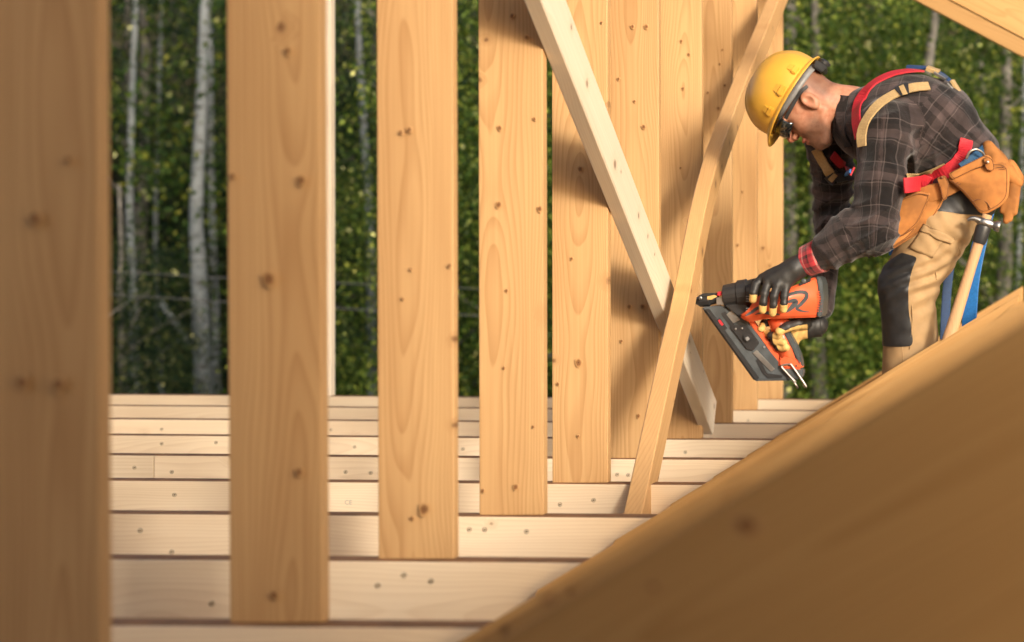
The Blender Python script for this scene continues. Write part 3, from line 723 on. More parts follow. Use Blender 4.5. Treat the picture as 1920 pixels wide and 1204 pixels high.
hf_.cone(Hd(-.035, 0, -.015), P(1600, 205, 5.23), .062, .066, .03)
hf_.cone(P(1600, 205, 5.23), P(1650, 225, 5.23), .066, .09, .03)
V, F = hf_.mesh(.0035)
body = world_mesh('body', V, F, M['skin'], man, True)
loc = (V-np.array(EAR))@Rh                        # f, l, u of every vertex
bd = np.clip((.016-loc[:, 2]-.75*np.abs(loc[:, 0]-.02)*.0-.022)/.035, 0, 1)*np.clip((loc[:, 0]-.005)/.03, 0, 1)*np.clip((.125-loc[:, 0])/.02, 0, 1)
nose = np.exp(-((loc[:, 0]-.118)/.02)**2-((loc[:, 1])/.02)**2-((loc[:, 2]-.006)/.022)**2); bd = np.clip(bd-nose, 0, 1)
bd = np.maximum(bd*1.0, np.clip((loc[:, 2]-.012)/.02, 0, 1)*np.clip((.02-loc[:, 0])/.02, 0, 1)*(np.abs(loc[:, 1]) < .079)*.9)
bd = np.maximum(bd, np.clip((-loc[:, 0]-.025)/.03, 0, 1)*np.clip((loc[:, 2]+.05)/.03, 0, 1)*.9)
attr(body, 'beard', bd); attr(body, 'lips', np.clip(np.exp(-((loc[:, 0]-.108)/.012)**2-((loc[:, 2]+.043)/.012)**2)+.55*nose, 0, 1))

# shirt
SHL, ELL, WRL = P(1657, 238, 5.06), P(1640, 438, 4.98), P(1528, 484, 5.06)
SHR, ELR, WRR = P(1560, 272, 5.42), P(1560, 400, 5.50), P(1540, 578, 5.26)
wd = (SHR-SHL).normalized()
sf = Fld()
CH0, CH1, CH2 = P(1632, 236, 5.24), P(1715, 243, 5.24), P(1800, 300, 5.24)
sf.cone(CH0, CH1, .115, .158, .03, wd, 1.30); sf.cone(CH1, CH2, .158, .128, .04, (0, 1, 0), 1.22)
sf.cone(P(1690, 205, 5.24), P(1765, 225, 5.24), .120, .118, .05, (0, 1, 0), 1.3)
sf.cone(SHL, P(1650, 340, 5.02), .088, .078, .035); sf.cone(P(1650, 340, 5.02), ELL, .078, .064, .03); sf.cone(ELL, WRL, .066, .044, .02)
sf.cone(P(1600, 430, 5.0), P(1560, 462, 5.03), .060, .055, .02)
sf.cone(SHR, ELR, .080, .062, .04); sf.cone(ELR, WRR, .060, .034, .02)
sf.cone(P(1650, 220, 5.24), P(1590, 212, 5.235), .11, .078, .03)
sf.cone(P(1592, 205, 5.235), P(1552, 207, 5.232), .080, .073, .012, cut=(P(1559, 206, 5.232), Vector((-1, 0, -.10))))
sf.cone(P(1600, 207, 5.235), P(1500, 200, 5.225), .064, .064, .004, sub=True)
sf.plane(WRL+(WRL-ELL).normalized()*.006, (WRL-ELL)) if False else None
arm_d = np.array((WRL-ELL).normalized()); el = np.array(ELL); elr = np.array(ELR)
def crease(x): return (1-np.abs(np.sin(x)))**2-.35
def folds(p):
    d = .011*vn(p*np.array([8, 8, 8.]))+.0040*vn2(p*24.)
    near = np.exp(-(np.linalg.norm(p-el, axis=1)/.13)**2)+.9*np.exp(-(np.linalg.norm(p-elr, axis=1)/.13)**2)
    d = d-near*.015*crease((p@np.array([.55, .25, -.8]))*75+2.5*vn(p*7.))
    for c_, w_, r_, fq in (((1690, 300, 5.08), (.8, .1, .55), .12, 60), ((1770, 285, 5.12), (.5, .2, -.85), .12, 55), ((1660, 250, 5.02), (.75, .2, -.5), .10, 60), ((1570, 470, 5.0), (.9, .1, .35), .09, 70), ((1560, 330, 5.4), (.2, .2, -.9), .12, 60)):
        g_ = np.exp(-(np.linalg.norm(p-np.array(P(*c_)), axis=1)/r_)**2); d = d-g_*.014*crease((p@np.array(w_))*fq+3*vn2(p*6.))
    return d
sf.dis = folds
V, F = sf.mesh(.006)
shirt = world_mesh('shirt', V, F, M['plaid'], man, True)
attr(shirt, 'cuv', cloth_uv(V, [(CH0, CH1, .15, 0), (CH1, CH2, .15, (CH1-CH0).length), (SHL, ELL, .075, .03), (ELL, WRL, .055, .03+(ELL-SHL).length), (SHR, ELR, .07, .05), (ELR, WRR, .05, .05+(ELR-SHR).length)]), 'FLOAT_VECTOR')
# turned-back red lining at the near cuff
cf = Fld(); dW = (WRL-ELL).normalized()
cf.cone(WRL-dW*.012, WRL+dW*.030, .054, .047, .004, cut=(WRL+dW*.032, dW)); cf.plane(WRL-dW*.024, -dW); cf.dis = lambda p: .003*vn(p*30.)
V, F = cf.mesh(.004); cuff = world_mesh('cuff_lining', V, F, M['cuff'], man, True); attr(cuff, 'cuv', cloth_uv(V, [(ELL, WRL, .05, 0)]), 'FLOAT_VECTOR')
# collar leaf and shirt button
def drape(u, v, fld, off=.0, y0=4.6, y1=5.9):
    a, b = np.array(P(u, v, y0)), np.array(P(u, v, y1)); t = np.linspace(0, 1, 500); p = a+(b-a)*t[:, None]; d = fld.ev(p)-off
    i = np.argmax(d < 0)
    if d[i] >= 0: i = int(np.argmin(d))
    q = p[i]; e = 2e-3; n = np.array([fld.ev((q+np.eye(3)[k]*e)[None])[0]-fld.ev((q-np.eye(3)[k]*e)[None])[0] for k in range(3)])
    return Vector(q), Vector(n).normalized()
def draped(name, px, fld, width, mat, parent, off=.003, thick=.004):
    pn = [drape(u, v, fld, off) for u, v in px]
    return strap(name, [q[0] for q in pn], [q[1] for q in pn], width, mat, parent, thick)
cp = [drape(u, v, sf, .004) for u, v in ((1584, 180), (1577, 212), (1580, 245), (1592, 275))]
strap('collar', [q[0] for q in cp], [q[1] for q in cp], .034, 'plaid', man, .005)

# trousers
HPL, KNL, ANL = P(1795, 372, 5.15), P(1703, 535, 5.13), P(1706, 800, 5.16)
HPR, KNR, ANR = P(1788, 372, 5.36), P(1708, 530, 5.43), P(1722, 775, 5.42)
tf = Fld()
tf.cone(P(1790, 330, 5.25), P(1808, 368, 5.25), .115, .110, .04, (0, 1, 0), 1.45)
tf.cone(HPL, KNL, .103, .084, .03); tf.cone(KNL, ANL, .086, .083, .03); tf.cone(P(1758, 425, 5.12), P(1720, 500, 5.12), .095, .082, .03)
tf.cone(HPR, KNR, .100, .080, .03); tf.cone(KNR, ANR, .080, .078, .03)
kn = np.array(P(1735, 530, 5.08)); an = np.array(ANL)
def tfold(p):
    d = .006*vn2(p*8.)+.002*vn(p*30.)
    near = np.exp(-(np.linalg.norm(p-kn, axis=1)/.11)**2)
    d = d+near*.007*np.sin((p@np.array([-.45, .1, .9]))*150+4*vn(p*8.))
    hip = np.exp(-(np.linalg.norm(p-np.array(P(1790, 440, 5.08)), axis=1)/.10)**2)
    return d+hip*.004*np.sin((p@np.array([.8, .1, .6]))*130+4*vn2(p*8.))
tf.dis = tfold; tf.plane((0, 0, .075), (0, 0, -1))
TV, TF = tf.mesh(.0065)
world_mesh('trousers', TV, TF, M['khaki'], man, True)
def pix(C): return CU+C[:, 0]/C[:, 1]*FP, CV-(C[:, 2]-H)/C[:, 1]*FP
def kneemask(C):
    u, v = pix(C)
    lim = np.interp(v, [470, 500, 545, 580, 650], [1728, 1712, 1702, 1704, 1713])
    top = np.interp(u, [1650, 1690, 1735], [505, 474, 484])
    return (C[:, 1] < 5.28) & (v > top) & (v < 649) & (u < lim)
patch('knee_panel', TV, TF, kneemask, .003, M['blackpanel'], man)
def kneemask2(C):
    u, v = pix(C); return (C[:, 1] > 5.3) & (v > 495) & (v < 640) & (C[:, 0] < P(1700, 500, 5.43).x)
patch('knee_panel', TV, TF, kneemask2, .003, M['blackpanel'], man)
def hipmask(C):
    u, v = pix(C); return (C[:, 1] < 5.6) & (v < 395+ (u-1745)*.10)
patch('waist_panel', TV, TF, hipmask, .002, M['blackpanel'], man)
# cargo pocket with flap, sewn on
def sewn(name, quad, fld, off, mat, parent, n=10, m=8, thick=.004):
    V, F = [], []; tl, tr, br, bl = [np.array(q, float) for q in quad]
    for lay in (0, 1):
        for j in range(m+1):
            for i in range(n+1):
                a, b = i/n, j/m; q = (tl*(1-a)+tr*a)*(1-b)+(bl*(1-a)+br*a)*b; p, nr = drape(q[0], q[1], fld, 0.0)
                edge = i in (0, n) or j in (0, m); V.append(p+nr*((off-(.002 if edge else 0)) if lay == 0 else off-thick-.004))
    k = (n+1)*(m+1); I = lambda i, j, l: l*k+j*(n+1)+i
    for j in range(m):
        for i in range(n): F.append((I(i, j, 0), I(i+1, j, 0), I(i+1, j+1, 0), I(i, j+1, 0)))
    for i in range(n):
        for j in (0, m): F.append((I(i, j, 0), I(i+1, j, 0), I(i+1, j, 1), I(i, j, 1)))
    for j in range(m):
        for i in (0, n): F.append((I(i, j, 0), I(i, j+1, 0), I(i, j+1, 1), I(i, j, 1)))
    return world_mesh(name, V, F, M[mat], parent, True)
sewn('cargo_pocket', [(1728, 430), (1772, 448), (1748, 484), (1704, 466)], tf, .006, 'khaki', man)
sewn('pocket_flap', [(1733, 420), (1790, 446), (1781, 458), (1726, 434)], tf, .011, 'khaki', man)
for px in ([(1705, 655), (1711, 600), (1708, 560)], [(1692, 650), (1694, 690)], [(1740, 480), (1754, 510), (1756, 525)], [(1776, 432), (1800, 470), (1797, 480)]):
    q = [drape(u, v, tf, .0012)[0] for u, v in px]
    tube_obj('seam', smooth_path(q, 4), .0016, 'khaki', man, 5)
# boots
for an_ in (ANL, ANR):
    bf = Fld(); z = base.z
    bf.cone((an_.x, an_.y, .16), (an_.x, an_.y, .085), .055, .056, .02); bf.cone((an_.x+.03, an_.y, .083), (an_.x-.16, an_.y, .075), .046, .040, .02); bf.plane((0, 0, z), (0, 0, -1))
    V, F = bf.mesh(.006); world_mesh('boot', V, F, M['boot'], man, True)

# gloves
def finger(fl, pts, r0, r1):
    n = len(pts)
    for i in range(n-1): fl.cone(pts[i], pts[i+1], r0+(r1-r0)*i/(n-1), r0+(r1-r0)*(i+1)/(n-1), .004)
gl = Fld(); WH = WRL+dW*.020
kn_ = [P(1431, 521, 5.055), P(1440, 529, 5.030), P(1457, 535, 5.022), P(1474, 536, 5.03)]
for q, r in zip(kn_, (.016, .016, .016, .014)): gl.cone(P(1488, 505, 5.050), q, .026, r, .016)
gl.cone(WH, P(1488, 506, 5.055), .038, .032, .02, (0, 1, 0), 1.0)
gl.cone(P(1470, 515, 5.05), P(1448, 520, 5.05), .028, .022, .02)
tipsL = [[kn_[0], P(1417, 533, 5.040), P(1413, 549, 5.030), P(1412, 562, 5.034)], [kn_[1], P(1433, 551, 5.016), P(1431, 567, 5.014), P(1430, 582, 5.022)],
         [kn_[2], P(1451, 556, 5.010), P(1450, 572, 5.012), P(1449, 587, 5.020)], [kn_[3], P(1471, 556, 5.020), P(1470, 569, 5.018), P(1469, 580, 5.024)]]
for t_ in tipsL: finger(gl, t_, .0135, .0108)
finger(gl, [P(1470, 512, 5.09), P(1440, 522, 5.14), P(1420, 535, 5.17)], .016, .012)
gl.dis = lambda p: .0012*vn(p*55.)
V, F = gl.mesh(.0032); gL = world_mesh('glove', V, F, M['glove'], man, True); gL['label'] = 'black left glove laid over the nail gun body'
def tipmask(tips, d=.026):
    T = [np.array(t[-1]) for t in tips]; K = [np.array(t[-1]-t[-2]) for t in tips]
    def m(C):
        r = np.zeros(len(C), bool)
        for a, k in zip(T, K): kk = k/np.linalg.norm(k); r |= (np.linalg.norm(C-a, axis=1) < d) & (((C-a)@kk) > -.019)
        return r
    return m
patch('fingertip', V, F, tipmask(tipsL), .0008, M['glovetan'], gL)
gr = Fld()
gr.cone(P(1533, 610, 5.21), P(1512, 613, 5.19), .034, .032, .01)
gr.cone(P(1512, 613, 5.19), P(1488, 618, 5.165), .032, .030, .015, (0, 0, 1), 1.1); gr.cone(P(1488, 615, 5.17), P(1482, 650, 5.175), .026, .024, .015)
tipsR = [[P(1485, 612, 5.18), P(1452, 604, 5.165), P(1432, 606, 5.13), P(1427, 617, 5.11)],
         [P(1482, 624, 5.18), P(1452, 624, 5.17), P(1438, 626, 5.125), P(1446, 629, 5.095), P(1461, 630, 5.083)],
         [P(1484, 637, 5.18), P(1460, 638, 5.17), P(1448, 639, 5.125), P(1454, 641, 5.095), P(1469, 642, 5.083)],
         [P(1486, 649, 5.175), P(1468, 649, 5.165), P(1456, 650, 5.125), P(1461, 652, 5.097), P(1474, 652, 5.087)]]
for t_ in tipsR: finger(gr, t_, .0125, .0105)
thumb = [P(1510, 606, 5.15), P(1496, 607, 5.11), P(1476, 613, 5.085), P(1461, 621, 5.075)]
finger(gr, thumb, .020, .0125); gr.dis = lambda p: .0012*vn(p*55.)
V, F = gr.mesh(.0032); gR = world_mesh('glove', V, F, M['glove'], man, True); gR['label'] = 'black and tan right glove closed round the pistol grip'
patch('fingertip', V, F, tipmask(tipsR, .03), .0008, M['glovetan'], gR)
def palmmask(C):
    u, v = pix(C); return (u > 1478) & (u < 1514) & (v > 607+(1514-u)*.25) & (C[:, 1] < 5.2)
patch('palm_leather', V, F, palmmask, .0009, M['glovetan'], gR)
q0 = np.array(thumb[1]); q1 = np.array(thumb[3])
def thmask(C):
    ab = q1-q0; t = np.clip(((C-q0)@ab)/(ab@ab), 0, 1); d = C-q0-t[:, None]*ab
    return (np.linalg.norm(d, axis=1) < .021) & (d[:, 2] < -.002) & (t > .02)
patch('thumb_leather', V, F, thmask, .001, M['glovetan'], gR)
cuffR = Fld(); cuffR.cone(P(1538, 610, 5.215), P(1514, 612, 5.195), .037, .036, .004); cuffR.plane(P(1541, 610, 5.2), (1, 0, 0)); cuffR.plane(P(1510, 610, 5.2), (-1, 0, 0))
V, F = cuffR.mesh(.004); world_mesh('glove_cuff', V, F, M['glove'], gR, True)

# ------------------------------------------------------------------ hard hat
hat = empty('hard_hat', Hd(0, 0, .07), 'yellow full hard hat with raised slots on the worker\'s head', 'hard hat')
V, Fc = [], []; nt, npz = 64, 18; cF, cU = .006, .067
for j in range(npz+1):
    ph = math.pi/2*j/npz
    for i in range(nt):
        th = 2*math.pi*i/nt; c, s_ = math.cos(th), math.sin(th); cp_ = math.cos(ph)**.80; a, b = (.142 if c > 0 else .138), .117
        f_, l_, u_ = a*c*cp_, b*s_*cp_, .138*math.sin(ph)**.92
        rib = .0055*max(0, 1-(l_/.014)**4)*(1 if abs(l_) < .014 else 0)*min(1, j/4)
        rib += sum(.003*max(0, 1-((abs(l_)-.046)/.007)**4) if abs(abs(l_)-.046) < .007 else 0 for _ in (0,))*min(1, j/5)*(c < .6)
        k = 1+rib/.14; V.append(Hd(cF+f_*k, l_*k, cU+u_*k))
for j in range(npz):
    for i in range(nt): Fc.append((j*nt+i, j*nt+(i+1) % nt, (j+1)*nt+(i+1) % nt, (j+1)*nt+i))
world_mesh('shell', V, Fc, M['yellow'], hat, True)
V, Fc = [], []
prof = [(0, .006), (.35, .0025), (1, -.004), (1.02, -.0065), (1, -.0085), (.3, -.004), (-.05, -.002)]
for i in range(nt):
    th = 2*math.pi*i/nt; c, s_ = math.cos(th), math.sin(th); a, b = (.142 if c > 0 else .138), .117
    w = .010+.020*max(0, c)**3+.006*max(0, -c)**3
    for q, dz in prof: V.append(Hd(cF+a*c+w*q*c, b*s_+w*q*s_, cU+dz-.010*max(0, c)**3*q))
m = len(prof)
for i in range(nt):
    for k in range(m-1): Fc.append((i*m+k, ((i+1) % nt)*m+k, ((i+1) % nt)*m+k+1, i*m+k+1))
world_mesh('brim', V, Fc, M['yellow'], hat, True)
def hbox(name, c, size, mat, parent, rz=0., bev=.002, tilt=0.):
    bm = bmesh.new(); bmesh.ops.create_cube(bm, size=1)
    for v in bm.verts: v.co = Vector((v.co.x*size[0], v.co.y*size[1], v.co.z*size[2]))
    bmesh.ops.bevel(bm, geom=list(bm.edges), offset=bev, segments=2, affect='EDGES')
    rot = Matrix.Rotation(rz, 3, 'Z') @ Matrix.Rotation(tilt, 3, 'X')
    for v in bm.verts: q = rot @ v.co; v.co = Hd(c[0]+q.x, c[1]+q.y, c[2]+q.z)
    return bm_obj(name, bm, M[mat], parent, False)
for f_, w_ in ((.076, .030), (.003, .034), (-.074, .030)):
    l_ = .117*math.sqrt(max(0, 1-(f_/.14)**2))
    for s_ in (1, -1):
        an_ = -s_*math.atan2(f_*.117**2, l_*.14**2)*1.0
        hbox('slot', (cF+f_, s_*(l_+.000), cU+.020), (w_, .014, .018), 'yellow', hat, an_, .003, s_*R(12))
        hbox('slot', (cF+f_, s_*(l_-.004), cU+.036), (w_*.9, .008, .020), 'yellow', hat, an_, .003, s_*R(22))
V, Fc = [], []
for i in range(40):
    th = 2*math.pi*i/40; c, s_ = math.cos(th), math.sin(th)
    for k, (dr, u_) in enumerate(((0, .048), (.003, .048), (.003, .068), (0, .068))): V.append(Hd(-.010+(.106+dr)*c, (.085+dr)*s_, u_+.012*max(0, c)-.004))
for i in range(40):
    for k in range(4): Fc.append((i*4+k, ((i+1) % 40)*4+k, ((i+1) % 40)*4+(k+1) % 4, i*4+(k+1) % 4))
world_mesh('headband', V, Fc, M['grey'], hat, True)
kb = hbox('ratchet', (-.118, .012, .036), (.022, .085, .036), 'black', hat, 0, .004)
lathe_obj('ratchet_knob', Hd(-.128, .012, .036), -sF, [(0, .010), (.006, .012), (.007, .021), (.017, .021), (.018, .016), (.021, .010)], 'black', hat, 14, False)
for l_ in (.046, .034): hbox('ratchet_rib', (-.126, l_, .036), (.014, .006, .040), 'black', hat, 0, .002)

# ------------------------------------------------------------------ safety glasses
gls = empty('safety_glasses', Hd(.09, 0, .01), 'dark wraparound safety glasses on the worker\'s face', 'glasses')
V, Fc = [], []; nn_ = 13
for i in range(nn_):
    q = -1+2*i/(nn_-1); th = q*1.25; f_ = .040+.081*math.cos(th)**.8; l_ = .072*math.sin(th)/math.sin(1.25)
    hh = (.025-.005*abs(q)**2)*(1 if abs(q) > .08 else .55)
    for k, (du, df) in enumerate(((1, 0), (.3, .003), (-.45, .002), (-1.05, -.006))): V.append(Hd(f_+df+.007, l_*1.12, .030+hh*du))
for i in range(nn_-1):
    for k in range(3): Fc.append((i*4+k, (i+1)*4+k, (i+1)*4+k+1, i*4+k+1))
o = world_mesh('lens', V, Fc, M['lens'], gls, True); md = o.modifiers.new('thick', 'SOLIDIFY'); md.thickness = .0022
V2 = [V[i*4]+sU*.001 for i in range(nn_)]; tube_obj('frame', V2, .0028, 'black', gls, 6)
for s_ in (1, -1):
    strap('temple', [Hd(.076, s_*.076, .038), Hd(.045, s_*.0845, .038), Hd(.008, s_*.087, .039), Hd(-.022, s_*.090, .037), Hd(-.046, s_*.086, .030)], [sL*s_]*5, .011, 'black', gls, .003)

# ------------------------------------------------------------------ safety harness
hn = empty('safety_harness', P(1700, 235, Y0), 'red and tan webbing safety harness over the plaid shirt', 'harness')
draped('red_strap', [(1728, 134), (1702, 134), (1668, 141), (1634, 160), (1612, 190), (1606, 220), (1612, 255)], sf, .044, 'red', hn, .006)
draped('tan_strap', [(1742, 162), (1712, 165), (1680, 176), (1648, 196), (1625, 225), (1616, 252), (1617, 275)], sf, .034, 'tan', hn, .010)
draped('strap_buckle', [(1683, 173), (1694, 168), (1704, 166)], sf, .044, 'black', hn, .014, .003)
draped('buckle_bar', [(1689, 171), (1698, 168)], sf, .040, 'tan', hn, .018, .003)
draped('tan_chest_strap', [(1530, 280), (1541, 300), (1552, 318), (1560, 331)], sf, .034, 'tan', hn, .010)
draped('chest_buckle', [(1556, 326), (1563, 333), (1569, 338)], sf, .048, 'black', hn, .014, .006)
draped('buckle_bar', [(1558, 330), (1565, 336)], sf, .030, 'tan', hn, .020, .003)
draped('red_chest_strap', [(1560, 290), (1575, 306), (1590, 317), (1600, 322)], sf, .028, 'red', hn, .010)
draped('blue_chest_tab', [(1585, 327), (1596, 321)], sf, .012, 'blue', hn, .018)
draped('black_chest_clip', [(1568, 333), (1580, 331), (1586, 329)], sf, .034, 'black', hn, .014, .008)
draped('red_side_strap', [(1812, 262), (1808, 285), (1796, 305), (1776, 322)], sf, .042, 'red', hn, .012)
draped('red_hip_strap', [(1800, 305), (1772, 325), (1740, 340), (1712, 346), (1694, 348)], sf, .046, 'red', hn, .030)
draped('tan_waist_strap', [(1772, 308), (1745, 322), (1718, 328), (1700, 330)], sf, .014, 'tan', hn, .010)
# back straps follow the back line; metal adjusters on them
bp = [P(1700, 128, 5.24), P(1738, 131, 5.24), P(1770, 146, 5.24), P(1795, 175, 5.24), P(1815, 210, 5.24), P(1835, 250, 5.24)]
bn = [Vector((.05, -.25, 1)), Vector((.25, -.25, 1)), Vector((.6, -.25, .8)), Vector((.8, -.25, .6)), Vector((.9, -.25, .45)), Vector((.95, -.2, .3))]
strap('navy_back_strap', [p+n.normalized()*.002 for p, n in zip(bp, bn)], bn, .050, 'navy', hn, .005)
strap('tan_back_strap', [P(1783, 152, 5.19), P(1800, 180, 5.19), P(1814, 212, 5.19)], bn[2:5], .032, 'tan', hn, .007)
strap('adjuster', [P(1737, 131, 5.19), P(1760, 139, 5.19)], [bn[1], bn[2]], .050, 'tan', hn, .010)
for a, b in (((1752, 137), (1774, 150)), ((1776, 158), (1786, 168)), ((1792, 178), (1801, 196))):
    strap('metal_adjuster', [P(*a, 5.18), P(*b, 5.18)], Vector((.7, -.3, .7)), .040, 'steel', hn, .007)
# hanging blue leg straps
strap('blue_leg_strap', [P(1852, 395, 5.24), P(1838, 450, 5.22), P(1824, 520, 5.20), P(1819, 580, 5.20), P(1816, 640, 5.20), P(1820, 690, 5.2)], Vector((-.15, -1, 0)), .046, 'blue', hn, .003)
strap('navy_leg_strap', [P(1786, 470, 5.38), P(1778, 520, 5.38), P(1773, 580, 5.38), P(1770, 650, 5.38)], Vector((.2, -1, 0)), .030, 'navy', hn, .003)
strap('blue_thigh_strap', [P(1668, 470, 5.33), P(1690, 462, 5.30), P(1712, 440, 5.26)], Vector((-.3, -1, .3)), .034, 'blue', hn, .003)

# ------------------------------------------------------------------ leather tool belt
tb = empty('tool_belt', P(1790, 350, 5.1), 'tan leather tool belt with two big pouches round the worker\'s hips', 'tool belt')
def pouch(name, rows, Yc, th, parent, k=.012, mat='leather'):
    """Soft pouch: capsules along rows of (u,v,radius m) flattened in depth."""
    fl = Fld()
    for a, b in rows: fl.cone(P(a[0], a[1], a[3] if len(a) > 3 else Yc), P(b[0], b[1], b[3] if len(b) > 3 else Yc), a[2], b[2], k, (0, 1, 0), th)
    fl.dis = lambda p: .004*vn(p*14.)+.0015*vn2(p*45.)
    V, F = fl.mesh(.005); return world_mesh(name, V, F, M[mat], parent, True), fl
# belt band itself
strap('belt', [P(1690, 368, 5.07), P(1735, 366, 5.035), P(1785, 348, 5.03), P(1830, 314, 5.05), P(1850, 285, 5.14), P(1855, 280, 5.26)], [Vector((-.5, -1, 0)), Vector((-.1, -1, .0)), Vector((.1, -1, .1)), Vector((.5, -1, .3)), Vector((1, -.6, .4)), Vector((1, 0, .4))], .050, 'leather', tb, .005)
strap('blue_pad', [P(1805, 318, 5.02), P(1828, 300, 5.04), P(1846, 284, 5.10), P(1852, 276, 5.2)], [Vector((0, -1, .2)), Vector((.4, -1, .3)), Vector((.9, -.6, .4)), Vector((1, 0, .4))], .042, 'bluepad', tb, .006)
dr = smooth_path([P(1812, 298, 5.005), P(1818, 285, 5.0), P(1830, 280, 5.005), P(1842, 286, 5.02), P(1846, 294, 5.03)], 5); tube_obj('metal_ring', dr, .004, 'wire', tb, 8)
# rear pouch
def leather_panel(name, poly, Yc, bulge, thick, parent, mat='leather', n=18, stitch=True):
    """A stiff leather panel: outline as in the photo, curved outwards (towards the viewer) and given thickness."""
    A = np.array(poly, float); c = A.mean(0); V, F = [], []; k = len(A)
    rs = [1, .985, .95, .86, .65, .35]
    for side in (0, 1):
        for r in rs:
            for p in A:
                q = c+(p-c)*r; y = Yc-bulge*(1-r**2.2)-(thick if side == 0 else 0)+(0.004 if (r == 1 and side == 0) else 0); V.append(P(q[0], q[1], y))
        V.append(P(c[0], c[1], Yc-bulge-(thick if side == 0 else 0)))
    per = len(rs)*k+1
    for side in (0, 1):
        o = side*per
        for i in range(len(rs)-1):
            for j in range(k):
                f = (o+i*k+j, o+i*k+(j+1) % k, o+(i+1)*k+(j+1) % k, o+(i+1)*k+j); F.append(f if side == 0 else f[::-1])
        for j in range(k): f = (o+(len(rs)-1)*k+j, o+(len(rs)-1)*k+(j+1) % k, o+len(rs)*k); F.append(f if side == 0 else f[::-1])
    for j in range(k): F.append((j, per+j, per+(j+1) % k, (j+1) % k))
    o = world_mesh(name, V, F, M[mat], parent, True)
    if stitch:
        r = .90; tube_obj('stitching', [P(*(c+(p-c)*r), Yc-bulge*(1-r**2.2)-thick-.0006) for p in list(A)+[A[0]]], .0011, 'stitch', o, 5)
    return o
def dense(poly, n=48):
    pts = [Vector((u, v, 0)) for u, v in poly]; pts = pts+[pts[0]]; L = [(pts[i+1]-pts[i]).length for i in range(len(pts)-1)]; tot = sum(L); out = []
    for s in range(n):
        d = tot*s/n; i = 0
        while d > L[i]: d -= L[i]; i += 1
        q = pts[i].lerp(pts[i+1], d/L[i]); out.append((q.x, q.y))
    return out
def rounded(poly, n=48, it=4):
    a = np.array(dense(poly, n))
    for _ in range(it): a = .5*a+.25*(np.roll(a, 1, 0)+np.roll(a, -1, 0))
    return [tuple(q) for q in a]
pouch('rear_pouch_back', [((1852, 275, .020), (1868, 300, .030)), ((1868, 300, .03), (1890, 322, .028)), ((1890, 322, .028), (1908, 340, .022)), ((1868, 305, .03), (1858, 360, .040)), ((1800, 335, .025), (1850, 375, .035)), ((1850, 290, .022), (1815, 335, .02))], 5.10, 1.3, tb)
leather_panel('rear_pouch', rounded([(1774, 335), (1800, 322), (1850, 306), (1884, 304), (1893, 312), (1893, 345), (1891, 372), (1876, 388), (1845, 404), (1838, 402), (1822, 380), (1800, 355)], 64, 3), 5.015, .016, .010, tb)
leather_panel('pouch_top_band', rounded([(1777, 326), (1812, 308), (1848, 290), (1858, 292), (1862, 305), (1825, 318), (1785, 338)], 40, 1), 5.000, .004, .006, tb)
def stitches(px, Y, parent):
    tube_obj('stitching', smooth_path([P(u, v, y) for (u, v), y in zip(px, Y)], 5), .0018, 'stitch', parent, 5)
stitches([(1790, 346), (1820, 330), (1855, 318), (1884, 313)], [4.999]*4, tb); stitches([(1792, 350), (1822, 334), (1856, 322), (1884, 317)], [4.998]*4, tb)
stitches([(1822, 378), (1836, 374), (1850, 380), (1857, 392)], [4.995]*4, tb)
leather_panel('pouch_strap', rounded([(1843, 297), (1853, 293), (1862, 300), (1865, 318), (1858, 322), (1849, 318)], 30, 1), 4.988, .003, .005, tb)
lathe_obj('rivet', P(1852, 304, 4.975), (0, -1, 0), [(0, .005), (.002, .0045), (.003, .002)], 'wire', tb, 12)
# front pouch
leather_panel('front_pouch_back', rounded([(1655, 462), (1690, 400), (1712, 360), (1748, 343), (1772, 345), (1776, 362), (1760, 395), (1735, 430), (1700, 452), (1664, 474)], 60, 2), 5.045, .012, .009, tb)
leather_panel('front_pouch', rounded([(1656, 452), (1672, 412), (1690, 372), (1722, 358), (1746, 362), (1740, 378), (1720, 420), (1690, 446)], 60, 2), 5.012, .014, .009, tb)
leather_panel('pouch_flap', rounded([(1650, 465), (1664, 452), (1696, 440), (1720, 424), (1700, 446), (1672, 464), (1655, 475)], 36, 2), 4.992, .004, .006, tb)
stitches([(1690, 376), (1720, 364), (1742, 367)], [4.997]*3, tb)
leather_panel('pouch_hanger', rounded([(1756, 334), (1772, 328), (1780, 345), (1776, 372), (1768, 378), (1764, 355)], 30, 1), 5.010, .003, .006, tb)
lathe_obj('rivet', P(1766, 333, 5.0), (0, -1, 0), [(0, .005), (.002, .0045), (.003, .002)], 'stitch', tb, 12)

# leather work glove hanging from the rear pouch
wg = Fld(); yg = 5.10
wg.cone(P(1893, 312, yg), P(1906, 335, yg), .020, .022, .012, (0, 1, 0), 1.2); wg.cone(P(1902, 340, yg), P(1896, 375, yg), .026, .022, .012, (0, 1, 0), 1.0)
for a, b in (((1890, 378), (1886, 414)), ((1896, 380), (1893, 410)), ((1903, 375), (1902, 398)), ((1884, 372), (1879, 396))): wg.cone(P(*a, yg-.01), P(*b, yg-.012), .0125, .0095, .006)
wg.dis = lambda p: .003*vn(p*20.)
V, F = wg.mesh(.004); o = world_mesh('work_glove', V, F, M['leather'], None, True); tag(o, 'tan leather work glove hanging from the rear pouch, fingers down', 'glove')

